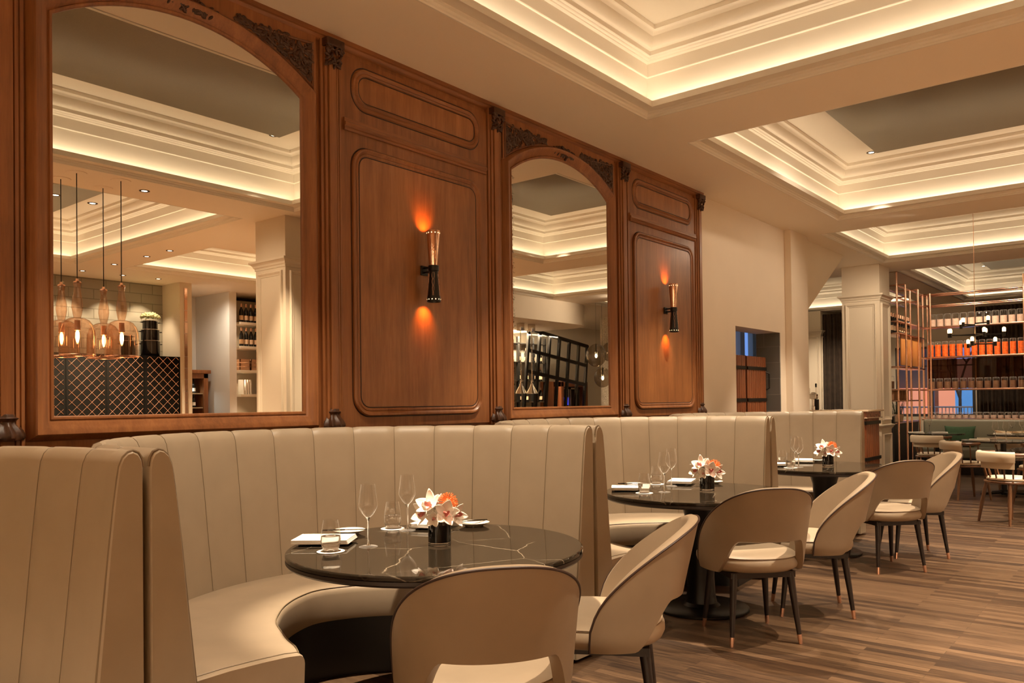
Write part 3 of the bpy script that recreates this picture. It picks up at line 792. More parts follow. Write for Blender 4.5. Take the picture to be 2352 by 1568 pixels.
def coaster(loc, lab, first=[None]):
    if first[0] is not None: return dup(first[0], loc, 0, lab)
    o = MB().lathe([(.0001,0),(.054,0),(.0555,.001),(.0555,.0028),(.054,.0035),(.0001,.0035)], 40).build('coaster', WHITE); o.location = loc; first[0] = o
    return tag(o, lab, 'coaster', 'round paper coasters')
def plate(loc, lab, first=[None]):
    if first[0] is not None: return dup(first[0], loc, 0, lab)
    o = MB().lathe([(.0001,.006),(.035,.006),(.046,.009),(.072,.0175),(.0735,.0185),(.0725,.0155),(.046,.004),(.042,0),(.038,0),(.036,.003),(.0001,.003)], 48).build('side_plate', CHINA); o.location = loc; first[0] = o
    return tag(o, lab, 'plate', 'small white side plates')
def napkin(loc, rz, lab, first=[None]):
    if first[0] is not None: return dup(first[0], loc, rz, lab)
    t = thing('folded_napkin', lab, 'napkin', loc, rz, 'folded white napkins'); first[0] = t
    mb = MB()
    for k in range(4): mb.bbox(-.120,.120-.002*k,-.085,.085-.002*k,.0005+.0045*k,.0052+.0045*k,.002,2)
    mb.build('cloth', WHITE, t)
    return t
KNIFEM = simple('dark_cutlery', (.10,.085,.07), .18, 1)
def knife(loc, rz, lab, first=[None]):
    if first[0] is not None: return dup(first[0], loc, rz, lab)
    t = thing('table_knife', lab, 'knife', loc, rz, 'dark steel knives'); first[0] = t
    mb = MB(); mb.tube([(-.10,0,.0045),(-.05,0,.0048),(0,0,.0045)], [.0036,.0046,.003], 8); mb.build('handle', KNIFEM, t)
    b = MB(); b.prism([(0,-.004),(.02,-.008),(.085,-.008),(.10,.0),(.085,.006),(.02,.006),(0,.004)], 'z', .0035, .0055); b.build('blade', KNIFEM, t)
    return t
def fork(loc, rz, lab, first=[None]):
    if first[0] is not None: return dup(first[0], loc, rz, lab)
    t = thing('table_fork', lab, 'fork', loc, rz, 'dark steel forks'); first[0] = t
    MB().tube([(-.10,0,.0045),(-.05,0,.005),(.03,0,.004),(.05,0,.006)], [.0042,.0036,.0026,.006], 8).build('handle', KNIFEM, t)
    b = MB()
    for y in (-.0085,-.0028,.0028,.0085): b.tube([(.048,y*.8,.006),(.065,y,.005),(.10,y,.011)], [.0018,.0016,.0010], 6)
    b.build('tines', KNIFEM, t); return t

# flowers
PETAL = simple('orchid_white', (.93,.87,.78), .5, noise=.03, nscale=30)
PETALP = simple('orchid_blush', (.88,.68,.58), .55, noise=.08, nscale=60)
LIP = simple('orchid_lip', (.60,.18,.14), .5, noise=.5, nscale=90)
PINC = simple('pincushion_orange', (.95,.24,.05), .5, noise=.25, nscale=300)
STEMG = simple('green_stem', (.06,.09,.03), .6)
def petal(mb, L, w, curl, M, n=8, m=5):
    rows = []
    for i in range(n+1):
        q = i/n; ww = w*sin(pi*(.08+.92*q)**.85)**.8*(1 if q < .98 else .3)+.0012; row = []
        for j in range(m+1):
            s = -1+2*j/m
            row.append((ww*s, L*q, curl*L*q*q+.18*ww*s*s*1.4-.05*L*sin(pi*q)))
        rows.append(row)
    mb.grid(rows, M=M)
def orchid(loc, d, roll, s, lab, blush, store={}):
    key = blush
    if key in store:
        o = dup(store[key], loc, 0, lab)
    else:
        o = thing('orchid_bloom', lab, 'flower', loc, 0, 'orchid blooms in the vases'); store[key] = o
        for k, (an, L, w) in enumerate(((90,.062,.017),(18,.058,.021),(162,.058,.021),(232,.060,.018),(308,.060,.018))):
            mb = MB(); petal(mb, L, w, .18, Matrix.Rotation(radians(an-90), 4, 'Z') @ Matrix.Rotation(radians(24), 4, 'X'))
            p = mb.build('petal', PETALP if blush and k == 3 else PETAL, o, angle=80)
            md = p.modifiers.new('thick', 'SOLIDIFY'); md.thickness = .0012
        mb = MB()
        petal(mb, .026, .012, .9, Matrix.Translation((0,-.003,.006)) @ Matrix.Rotation(pi, 4, 'Z') @ Matrix.Rotation(radians(40), 4, 'X'))
        mb.sphere((0,0,.010), .006, 10, 8); mb.tube([(0,.002,.004),(0,.006,.016),(0,-.002,.024)], [.005,.005,.003], 8)
        mb.build('lip', LIP, o, angle=80)
    q = Vector(d).normalized().to_track_quat('Z', 'Y') @ Matrix.Rotation(roll, 3, 'Z').to_quaternion()
    o.rotation_mode = 'XYZ'; o.rotation_euler = q.to_euler(); o.scale = (s, s, s); return o
def pincushion(loc, d, lab, first=[None]):
    if first[0] is not None: o = dup(first[0], loc, 0, lab)
    else:
        o = thing('pincushion_flower', lab, 'flower', loc, 0, 'orange pincushion flowers'); first[0] = o
        MB().sphere((0,0,.0), .020, 12, 8).build('core', simple('pincushion_core', (.80,.45,.22), .6), o)
        mb = MB(); rnd = random.Random(11)
        for k in range(100):
            zz = 1-1.25*(k+.5)/100; a = k*2.39996; rr = sqrt(max(0, 1-zz*zz)); n = Vector((rr*cos(a), rr*sin(a), zz))
            b = n*.013; e = n*(.042+.006*rnd.random()); mid = (b+e)/2+Vector((0,0,1))*.006-n.cross(Vector((0,0,1)))*.003
            tip = e+Vector((0,0,.006))*(1-zz)-Vector((n.x,n.y,0))*.010
            mb.tube([tuple(b), tuple(mid), tuple(e), tuple(tip)], [.0013,.0011,.0010,.0015], 5)
        mb.build('florets', PINC, o)
    q = Vector(d).normalized().to_track_quat('Z', 'Y'); o.rotation_euler = q.to_euler(); return o
def vase(loc, lab, first=[None]):
    if first[0] is not None: return dup(first[0], loc, 0, lab)
    t = thing('glass_vase', lab, 'vase', loc, 0, 'smoked glass flower vases'); first[0] = t
    MB().lathe([(.0475,.014),(.0475,.106),(.0450,.106),(.0450,.014)], 40, ).build('smoked_wall', GLASSB, t)
    MB().lathe([(.0001,0),(.046,0),(.0475,.002),(.0475,.013),(.0001,.013)], 40).build('clear_bottom', SOLIDG, t)
    MB().lathe([(.0001,.0145),(.0445,.0145),(.0445,.055),(.0001,.055)], 32).build('dark_water', simple('dark_water', (.015,.008,.005), .05), t)
    st = MB(); rnd = random.Random(2)
    for k in range(9):
        a = rnd.random()*6.28; r = .03*rnd.random(); b = rnd.random()*6.28
        st.tube([(r*cos(b), r*sin(b), .05),(.03*cos(a), .03*sin(a), .112)], .0028, 6)
    st.build('stems', STEMG, t); return t
NTH = ('nearest', 'middle', 'farthest')
def setting(k, cx, cy, off, z=.75):
    n = NTH[k]; P = lambda q, dz=0: (cx+q[0], cy+q[1], z+dz)
    wineglass(P(off['wa']), 'wine glass nearer the camera on the %s marble table' % n)
    wineglass(P(off['wb']), 'wine glass farther from the camera on the %s marble table' % n)
    coaster(P(off['ta']), 'white coaster at the left front of the %s marble table' % n); tumbler(P(off['ta'], .0036), 'water tumbler at the left front of the %s marble table' % n)
    coaster(P(off['tb']), 'white coaster behind the wine glass on the %s marble table' % n); tumbler(P(off['tb'], .0036), 'water tumbler behind the wine glass on the %s marble table' % n)
    napkin(P(off['na'], .009), off['nra'], 'folded napkin at the left of the %s marble table' % n)
    napkin(P(off['nb'], .009), off['nrb'], 'folded napkin towards the back of the %s marble table' % n)
    for q, nm in (('na','left'),('nb','back')):
        r = off['nr'+q[1]]; d = Vector((-sin(r), cos(r), 0))*.045; e = Vector((cos(r), sin(r), 0))
        knife((cx+off[q][0]-d.x, cy+off[q][1]-d.y, z), r, 'dark knife lying under the %s napkin of the %s marble table' % (nm, n))
        fork((cx+off[q][0]+d.x+e.x*.03, cy+off[q][1]+d.y+e.y*.03, z), r, 'dark fork lying under the %s napkin of the %s marble table' % (nm, n))
    plate(P(off['pa']), 'side plate at the left rim of the %s marble table' % n)
    plate(P(off['pb']), 'side plate right of the flowers on the %s marble table' % n)
    knife(P((off['pa'][0]-.005, off['pa'][1]-.02), .0155), off['nra']+.15, 'dark butter knife across the left plate of the %s marble table' % n)
    knife(P((off['pb'][0]-.04, off['pb'][1]-.005), .0155), off['nrb']+2.2, 'dark butter knife on the right plate of the %s marble table' % n)
    v = off['v']; vase(P(v), 'smoked glass vase on the %s marble table' % n)
    vx, vy = cx+v[0], cy+v[1]
    view = Vector((3.8-vx, -vy, 0)).normalized(); rt = Vector((-view.y, view.x, 0))   # rt: towards the right of the photo
    def W(r, h, f): p = Vector((vx, vy, z))+rt*r+view*f; return (p.x, p.y, z+h)
    def D(r, h, f): return rt*r+view*f+Vector((0,0,h))
    fl = off.get('flip', 0)
    orchid(W(-.034,.160,.010), D(-.45,.65,.55), .3, 1.22, 'white orchid bloom highest at the left of the %s vase' % n, False)
    orchid(W(-.022,.114,.042), D(-.25,-.05,.95), 2.4, .70, 'small blush orchid bloom low at the front of the %s vase' % n, True)
    orchid(W(.022,.136,.040), D(.25,.15,.95), 1.0, 1.10, 'blush-throated orchid bloom at the front of the %s vase' % n, True)
    orchid(W(.062,.122,.012), D(.75,.1,.65), 2.0, 1.0, 'white orchid bloom drooping right of the %s vase' % n, False)
    orchid(W(-.060,.128,.005), D(-.75,.25,.6), .9, 1.05, 'white orchid bloom reaching left from the %s vase' % n, False)
    orchid(W(-.002,.150,-.035), D(-.1,.6,-.7), .2, .95, 'white orchid bloom at the back of the %s vase' % n, False)
    pincushion(W(.034+.012*fl,.172-.014*fl,-.002), D(.45,.75,.35), 'orange pincushion flower in the %s vase' % n)
S1 = dict(wa=(-.205,-.19), wb=(-.39,.205), ta=(-.24,-.355), tb=(-.475,.19), na=(-.42,-.245), nb=(-.37,.36), nra=.65, nrb=1.95, pa=(-.535,-.02), pb=(-.225,.485), v=(0,.02))
S2 = dict(wa=(-.17,-.155), wb=(-.31,.20), ta=(-.24,-.29), tb=(-.45,.24), na=(-.40,-.20), nb=(-.33,.385), nra=.55, nrb=1.9, pa=(-.52,.06), pb=(-.15,.50), v=(.013,.08), flip=1)
S3 = dict(wa=(-.14,-.23), wb=(-.245,-.03), ta=(-.17,-.34), tb=(-.37,.01), na=(-.36,-.22), nb=(-.31,.36), nra=.55, nrb=1.9, pa=(-.54,.06), pb=(-.20,.48), v=(.02,.04))
for k, s in enumerate((S1,S2,S3)): setting(k, TX, TY[k], s)
# ------------------------------------------------------------------ far end of the room
# window with dusk outside
wf2 = MB(); 
for a, b in ((-1.3,-1.24),(-.55,-.49),(.30,.36)): wf2.box(20.6*0+a, b, 20.60, 20.68, .9, 2.52)
wf2.box(-1.3,.36,20.60,20.68,.9,.96).box(-1.3,.36,20.60,20.68,2.46,2.52).box(-1.3,.36,20.60,20.66,2.05,2.08)
w2 = struct(wf2.build('window_2', simple('dark_window_frame', (.05,.045,.045), .4), smooth=False))
MB().box(-1.28,.34,20.635,20.64,.92,2.5).build('pane', PANE, w2, smooth=False)
# across the street
SAL = emit('lit_salmon_awning', (1,.33,.17), .42); BLU = emit('lit_blue_shopfront', (.07,.24,.50), .55); LIL = emit('dusk_facade', (.22,.22,.42), .5)
struct(MB().box(-7, 4, 20.9, 26, -.08, 0).build('floor', simple('pavement', (.12,.11,.10), .8), smooth=False))
tag(MB().box(-2.6,-1.42,24.0,24.3,0,1.60).build('shopfront', SAL, smooth=False), 'glowing salmon shopfront outside, seen through the copper side shelves', 'shopfront')
tag(MB().box(-1.08,-.69,24.0,24.3,0,1.60).build('shopfront', SAL, smooth=False), 'glowing salmon shopfront outside, directly left of the blue one', 'shopfront')
tag(MB().box(-.685,.3,24.0,24.3,0,1.60).build('shopfront', BLU, smooth=False), 'glowing blue shopfront outside the far window', 'shopfront')
tag(MB().box(-.70,.3,24.4,24.7,0,2.75).build('facade', LIL, smooth=False), 'lilac lit facade rising above the blue shopfront outside', 'building')
tag(MB().box(-4,-.72,24.4,24.7,0,2.75).build('facade', simple('dark_brick', (.16,.10,.075), .8), smooth=False), 'dark facade rising above the salmon shopfronts outside', 'building')
rl = MB(); rl.cyl((-2.5,22.2,1.10),(1.2,22.2,1.10),.02).cyl((-2.5,22.2,.70),(1.2,22.2,.70),.015)
for k in range(46): rl.cyl((-2.4+.08*k,22.2,.0),(-2.4+.08*k,22.2,1.10),.010, n=6)
tag(rl.build('street_railing', simple('pale_rail', (.55,.48,.42), .5)), 'pale street railing outside the far window', 'railing')
tr = thing('bare_tree', 'bare dark tree behind the copper shelving outside the window', 'tree', (-.35,22.8,0)); rnd = random.Random(9); mb = MB()
def branch(p, d, L, r, dep):
    q = p+d*L; mb.tube([tuple(p), tuple((p+q)/2+Vector((rnd.uniform(-.05,.05),0,.02))), tuple(q)], [r, r*.85, r*.7], 6)
    if dep: 
        for k in range(3): 
            e = (d+Vector((rnd.uniform(-.8,.8), rnd.uniform(-.3,.3), rnd.uniform(-.2,.6)))).normalized(); branch(q, e, L*.72, r*.62, dep-1)
branch(Vector((0,0,0)), Vector((0,0,1)), 1.3, .05, 4); mb.build('branches', simple('bark', (.02,.016,.014), .9), tr)

# curtains
def curtain(x0, x1, y, z1, lab, col, n=26):
    rows = [[], []]
    mb = MB(); 
    for side in (0, .05):
        for zz in (0.01, z1):
            rows_ = [(x0+(x1-x0)*i/(n*6), y+side+.028*sin(2*pi*i/6+.6*sin(i*.7)), zz) for i in range(n*6+1)]
            rows.append(rows_)
    mb.grid([rows[2], rows[3], rows[5], rows[4]], closed_u=True); o = mb.build('curtain', col, angle=80); return tag(o, lab, 'curtain')
CUR = simple('brown_curtain', (.055,.035,.022), .9, noise=.25, nscale=8); 
curtain(-2.86,-1.75,20.15,3.40,'dark brown curtain between the slanted wall and the pale column', CUR, 14)
curtain(.42,1.36,20.42,3.34,'dark brown curtain right of the far window behind the jars', CUR, 12)
struct(MB().box(1.40,1.95,20.35,20.6,0,3.40).build('trim_22', COLP, smooth=False))

struct(MB().box(-.55,.21,14.70,20.3,3.470,3.4795).build('trim_26', simple('bronze_gloss', (.42,.26,.15), .14, 1, bstr=.15, nscale=4, bdist=.01), smooth=False))
# copper shelving ---------------------------------------------------
SX, SY0, SY1, SX1 = .19, 14.74, 16.56, 1.80
t = thing('copper_shelving', 'long copper tube shelving holding rows of jars across the far window', 'shelving', (SX, SY1, 0)); tl = t; ts = thing('copper_shelving', 'narrow copper tube shelving of bottles running back from the pale column', 'shelving', (SX, SY1, 0))
def P3(x, y, z): return (x-SX, y-SY1, z)
DEP = .26
for x, y, z0, z1 in ((SX,SY0,0,ZC),(SX+.13,SY0+.02,0,3.25),(SX,15.62,0,3.25),(SX+.13,15.62,0,3.25),(SX,SY1,0,3.27),(SX+.13,SY1-.02,0,3.27),(SX+.02,SY1+DEP,0,3.27),(SX1,SY1,0,ZC),(SX1,SY1+DEP,0,3.3),(3.4,SY1,0,3.27)):
    MB().cyl(P3(x,y,z0), P3(x,y,z1), .017, n=12).build('upright', COPPER, ts if y < 16 else tl)
for z in (3.25, 3.04):
    mb = MB()
    for x in (SX, SX-DEP): mb.cyl(P3(x,SY0,z), P3(x,SY1-.04,z), .014)
    for y in (SY0, 15.62): mb.cyl(P3(SX-DEP,y,z), P3(SX+.13,y,z), .012)
    mb.build('top_rail', COPPER, ts); mb = MB()
    for y in (SY1, SY1+DEP): mb.cyl(P3(SX-.1,y,z), P3(3.4,y,z), .016)
    mb.build('top_rail', COPPER, tl)
SH = [2.655, 2.095, 1.500, .955]
for z in SH:
    mb = MB(); mb.bbox(SX-.04-SX, 3.4-SX, -.02, DEP+.02, z-.035, z-.005, .004); mb.build('long_shelf', COPPER, t)
for z in (2.645, 2.445, 1.875, 1.49, 1.30):
    mb = MB(); mb.bbox(-DEP, .04, SY0-SY1-.08, -.05 if z > 1.4 else -.3, z-.024, z, .003); mb.build('side_shelf', COPPER, ts)
MB().box(.02, 3.4-SX, DEP-.02, DEP-.012, 1.51, 2.05).build('amber_pane', AMBER, t, smooth=False)
MB().bbox(-.02, .0, 14.98-SY1, 16.42-SY1, 1.90, 2.42, .003).build('tan_panel', simple('tan_hide', (.50,.20,.05), .35, noise=.12, nscale=5), ts)
# jars
PINKS = simple('pink_salt', (.62,.42,.32), .9, noise=.25, nscale=120); ORJ = simple('orange_preserve', (.75,.115,.012), .25, noise=.35, nscale=25); BRJ = simple('brown_spice', (.14,.055,.018), .7, noise=.3, nscale=80)
def jar_proto(fill, fh, h, r, grp):
    t = thing('glass_jar', 'x', 'jar', (0,0,-5), 0, grp)
    MB().lathe([(.0001,.002),(r*.96,.002),(r,.008),(r,h*.82),(r*.93,h*.88),(r*.93,h*.90)], 24).build('jar_glass', GLASS, t)
    MB().lathe([(.0001,.006),(r*.955,.006),(r*.955,fh),(.0001,fh)], 20).build('contents', fill, t)
    MB().lathe([(r*.93,h*.90),(r*1.0,h*.905),(r*1.0,h*.955),(r*.8,h*.985),(.0001,h)], 24).build('glass_lid', GLASS, t)
    return t
def jar_row(fill, fh, h, r, z, x0, x1, n, lab, grp):
    p = jar_proto(fill, fh, h, r, grp)
    for k in range(n):
        l = lab % ORD[k]; loc = (x0+(x1-x0)*k/(n-1), SY1+.10, z)
        if k == 0: p.location = loc; p['label'] = l
        else: dup(p, loc, 0, l)
jar_row(PINKS, .135, .235, .058, 2.651, .335, 1.735, 12, '%s jar of pink salt from the left on the top copper shelf', 'pink salt jars on the top shelf')
jar_row(ORJ, .225, .285, .050, 2.091, .295, 1.735, 13, '%s jar of orange preserve from the left on the middle copper shelf', 'orange jars on the middle shelf')
jar_row(BRJ, .135, .195, .054, 1.496, .305, 1.735, 12, '%s jar of brown spice from the left on the lower copper shelf', 'brown jars on the lower shelf')
jar_row(PINKS, .06, .115, .050, .951, .30, 1.74, 14, '%s small jar from the left along the top of the grey banquette', 'small jars behind the banquette')
# bottles
BOT = simple('dark_bottle_glass', (.012,.010,.008), .08); LAB_ = simple('paper_label', (.70,.48,.30), .7); CAP = simple('rose_foil', (.72,.42,.28), .3, .6)
def bottle_proto(h=.31, r=.038, grp='', foil=CAP, lab=LAB_):
    t = thing('wine_bottle', 'x', 'bottle', (0,0,-6), 0, grp); s = h/.31
    MB().lathe([(.0001,0),(r*.95,0),(r,.006*s),(r,.17*s),(r*.86,.20*s),(r*.45,.235*s),(r*.36,.26*s),(r*.36,.300*s),(r*.42,.302*s),(r*.42,h),(.0001,h)], 20).build('glass_body', BOT, t)
    MB().lathe([(r*1.01,.04*s),(r*1.01,.115*s)], 20).build('paper_label', lab, t)
    MB().lathe([(r*.40,.255*s),(r*.45,.300*s),(r*.45,h*1.002),(.0001,h*1.004)], 16).build('foil_cap', foil, t)
    return t
bp = bottle_proto(.34, .042, 'bottles on the copper side shelf')
for k in range(9):
    loc = (SX-.09, 14.70+.15*k, 2.446); l = '%s dark bottle from the column on the copper side shelf' % ORD[k]
    if k == 0: bp.location = loc; bp['label'] = l
    else: dup(bp, loc, 0, l)
bk = simple('kraft_carton', (.42,.22,.11), .8)
for k in range(8):
    o = MB().bbox(-.035,.035,-.045,.045,0,.15+(.04 if k < 5 else -.02),.003).build('carton', bk) if k == 0 else o.copy()
    if k: COL.objects.link(o)
    o.location = (SX-.10, 14.75+.13*k, 1.301); tag(o, '%s brown carton from the column on the lowest copper side shelf' % ORD[k], 'carton', 'cartons on the side shelf')
jp = jar_proto(BRJ, .13, .22, .07, 'single jar on the side shelf'); jp.location = (SX-.10, 14.62, 1.491); jp['label'] = 'single wide jar on the copper side shelf beside the column'; del jp['group']

# dark sideboard by the shelving with plant and tablet
t = thing('sideboard', 'black sideboard with a copper rail under the copper shelving', 'sideboard', (-.10, 15.5, 0))
MB().bbox(-.40,.22,-.78,.92,0,.90,.006).build('cabinet', BLACK, t); MB().bbox(-.42,.24,-.80,.94,.90,.925,.004).build('worktop', MARBLE, t)
mb = MB(); mb.cyl((.255,-.80,.905),(.255,.90,.905),.011); mb.build('copper_rail', COPPER, t)
t = thing('potted_herb', 'rosemary in a pale pot on the black sideboard', 'plant', (.02, 15.35, .925))
MB().lathe([(.0001,0),(.085,0),(.105,.125),(.098,.125),(.094,.105),(.0001,.105)], 28).build('pot', simple('pale_terracotta', (.75,.52,.34), .6), t)
mb = MB(); rnd = random.Random(4)
for k in range(60):
    a = rnd.random()*6.28; r = .08*rnd.random(); l = .16+.14*rnd.random(); b = Vector((r*cos(a), r*sin(a), .10)); e = b+Vector((.10*cos(a)*rnd.random(), .10*sin(a)*rnd.random(), l))
    mb.cyl(b, e, .002, .001, 4)
    for i in range(10):
        p = b+(e-b)*(i+1)/10; d = Vector((rnd.uniform(-1,1), rnd.uniform(-1,1), .8)).normalized()*.022; mb.cyl(p, p+d, .0022, .0005, 4)
mb.build('needles', simple('rosemary', (.07,.085,.04), .7), t)
t = thing('order_tablet', 'white slanted screen standing on the black sideboard by the column', 'screen', (.05, 14.82, .925))
mb = MB(); M = Matrix.Rotation(radians(-35), 4, 'Y'); mb.bbox(-.11,.11,-.10,.10,.06,.075,.004, M=M); mb.build('screen_body', CHINA, t); MB().bbox(-.04,.05,-.05,.05,0,.09,.004).build('stand', BLACKM, t)

# chandelier with tubular arms
t = thing('chandelier', 'black branching chandelier with glowing tube bulbs on a long rod', 'chandelier', (1.72, 12.5, 2.18))
MB().cyl((0,0,-.10),(0,0,1.90),.0035, n=8).build('rod', COPPER, t)
mb = MB(); RNG = [(0,.34,0),(2.6,.22,.135),(1.3,.30,.02),(4.2,.22,.14),(5.2,.33,-.01),(3.3,.31,.01),(.6,.26,-.12),(2.1,.24,-.13),(4.7,.2,-.12),(5.9,.18,.16),(3.8,.33,.0)]
BULB = emit('filament_bulb', (1,.60,.26), 4); bulbs = []; cups = []
for a, r, z in RNG:
    mb.cyl((0,0,z),(r*cos(a),r*sin(a),z),.009, n=8); cups.append((r*cos(a),r*sin(a),z))
mb.build('arms', BLACKM, t)
for p in cups:
    c = MB().cyl((p[0],p[1],p[2]-.03),(p[0],p[1],p[2]+.03),.019, n=14).build('lamp_cup', BLACKM, t)
    MB().lathe([(.0001,.03),(.020,.03),(.022,.045),(.022,.075),(.012,.09),(.0001,.092)], 14, Matrix.Translation(p)).build('bulb', BULB, c)

# grey banquette with cushions
GL = simple('grey_green_leather', (.17,.155,.105), .4, bstr=.08, nscale=30, bdist=.001)
t = thing('straight_banquette', 'long grey green leather banquette below the jar shelves', 'banquette', (1.6, 15.95, 0))
MB().bbox(-1.36,2.0,.26,.50,.42,.945,.045,5).build('backrest', GL, t); MB().bbox(-1.36,2.0,-.28,.28,.28,.46,.035,4).build('seat', GL, t); MB().box(-1.33,2.0,-.22,.40,0,.28).build('plinth', BLACK, t)
def cushion(loc, w, h, lab, mat, rz, tilt):
    rows = []; n = 16; mb = MB()
    for s in (1,-1):
        rows = []
        for i in range(n+1):
            row = []
            for j in range(n+1):
                u = -1+2*i/n; v = -1+2*j/n; th = ((1-u*u)*(1-v*v))**.45*.075
                k = 1-.09*(1-abs(v)**2)*abs(u)**4; l = 1-.10*(1-abs(u)**2)*abs(v)**4
                row.append((u*w/2*k, s*th, v*h/2*l))
            rows.append(row)
        mb.grid(rows, flip=(s < 0))
    o = mb.build('cushion', mat, angle=80); o.location = loc; o.rotation_euler = (radians(tilt), 0, rz); return tag(o, lab, 'cushion')
cushion((.86,16.05,.66), .50,.36,'dark green cushion leaning on the grey banquette', simple('green_velvet', (.025,.060,.022), .85, noise=.15, nscale=20), 0, -18)
m, nt, b, o = newmat('striped_linen'); wv = N(nt, 'ShaderNodeTexWave', Scale=2.6, wave_type='BANDS'); wv.bands_direction = 'DIAGONAL'; nt.links.new(coords(nt), wv.inputs['Vector'])
nt.links.new(ramp(nt, wv.outputs[0], [(.45,(.62,.48,.30)),(.55,(.40,.25,.12))]), b.inputs['Base Color']); b.inputs['Roughness'].default_value = .85
cushion((1.62,16.05,.62), .46,.30,'cream striped cushion at the right of the grey banquette', m, 0, -18)

# spindle-back chairs
WAL = wood('walnut', (.075,.030,.012), (.135,.058,.024), (.20,.090,.040), 'z', .35); CREAM = simple('cream_leather', (.62,.52,.38), .45)
def spindle_chair(loc, face, lab, first=[None]):
    rz = math.atan2(face[1], face[0])-pi/2
    if first[0] is not None: return dup(first[0], loc, rz, lab)
    t = thing('spindle_chair', lab, 'chair', loc, rz, 'walnut spindle-back armchairs in the far dining area'); first[0] = t
    def ring(a, z): return Vector((.275*sin(a), -.235*cos(a)-.02-.02*(z-.45)/.3, z))
    se = []
    MB().lathe([(.0001,.425),(.225,.425),(.245,.432),(.245,.445),(.235,.452),(.0001,.452)], 40).build('seat_board', WAL, t)
    MB().lathe([(.0001,.452),(.20,.453),(.222,.462),(.222,.480),(.205,.492),(.10,.500),(.0001,.502)], 40).build('seat_pad', CREAM, t)
    A = [radians(-112+224*k/32) for k in range(33)]
    MB().tube([ring(a, .735) for a in A], .019, 10).build('top_rail', WAL, t)
    sp = [radians(q) for q in (-106,-80,-54,-33,-11,11,33,54,80,106)]
    for a in sp:
        p = Vector((.205*sin(a), -.205*cos(a), .45)); MB().cyl(p, ring(a,.735), .0085, .0075, 10).build('spindle', WAL, t)
    rows = []
    B = [radians(-58+116*k/20) for k in range(21)]
    for (d, z) in ((.024,.655),(.030,.70),(.029,.745),(.016,.762),(0,.766),(-.016,.762),(-.029,.745),(-.032,.70),(-.030,.60),(-.014,.585),(-.010,.66),(.014,.66)):
        rows.append([(lambda v: (v.x*(1+d/.275), (v.y)*(1+d/.25), z))(ring(a, .735)) for a in B])
    mb = MB(); mb.grid(rows, closed_u=True)
    for k in (0, -1): mb.poly([r[k] for r in rows])
    mb.build('back_pad', CREAM, t, angle=60)
    for sx in (1,-1):
        for sy in (1,-1):
            MB().tube([(sx*.155, sy*.155, .428),(sx*.183, sy*.185, .22),(sx*.208, sy*.212, 0)], [.017,.020,.0125], 14).build('leg', WAL, t)
    return t
spindle_chair((2.44, 10.00, 0), (.62,.78), 'nearest cream and walnut spindle chair, back turned to the camera at the right edge')
spindle_chair((1.66, 12.05, 0), (.80,.60), 'spindle chair just behind the farthest tub chair')
spindle_chair((.92, 13.72, 0), (.28,.96), 'spindle chair beside the pale column, back to the camera')
spindle_chair((2.02, 13.62, 0), (-.15,.99), 'spindle chair at the rear table with only its pale top rail showing')
spindle_chair((2.52, 11.75, 0), (-.75,-.66), 'spindle chair facing the camera at the right edge between two tables')

def small_table(loc, r, lab, first={}):
    t = thing('bistro_table', lab, 'table', loc, 0, 'round bistro tables in the far dining area')
    MB().lathe([(.0001,.75),(r-.004,.75),(r,.744),(r,.728),(.0001,.722)], 56).build('marble_top', MARBLE, t, angle=50); MB().cyl((0,0,.02),(0,0,.722),.035, n=20).build('pedestal', BLACKM, t)
    b = MB()
    for k in range(4): b.tube([(.03*cos(k*pi/2+.6),.03*sin(k*pi/2+.6),.05),(.30*cos(k*pi/2+.6),.30*sin(k*pi/2+.6),.02)], [.022,.014], 8)
    b.cyl((0,0,.012),(0,0,.08),.045, n=20); b.build('cross_foot', BLACKM, t); return t
small_table((2.90,10.72,0), .55, 'bistro table cut by the right edge, nearest of the far tables')
small_table((2.00,12.70,0), .50, 'bistro table with two wine glasses in the middle of the far area')
small_table((.76,14.80,0), .41, 'bistro table with a single wine glass beside the green cushion')
small_table((1.95,14.75,0), .46, 'bistro table in front of the striped cushion')
GR2 = 'stemmed wine glasses'
for p, lab in (((.60,15.02,.75),'lone wine glass in front of the green cushion'),((1.92,12.62,.75),'left wine glass of the pair on the middle bistro table'),((2.03,12.72,.75),'right wine glass of the pair on the middle bistro table'),((1.86,14.55,.75),'left wine glass in front of the striped cushion'),((1.98,14.62,.75),'right wine glass in front of the striped cushion')): wineglass(p, lab)
for p, r, lab in (((.46,14.72,.7505),.3,'folded napkin left of the lone wine glass'),((.80,14.80,.7505),.2,'folded napkin right of the lone wine glass'),((1.75,12.50,.7505),.1,'folded napkin at the left of the middle bistro table'),((1.78,12.88,.7505),.2,'folded napkin at the rear of the middle bistro table'),((1.72,14.60,.7505),.1,'folded napkin before the striped cushion')): napkin(p, r, lab)

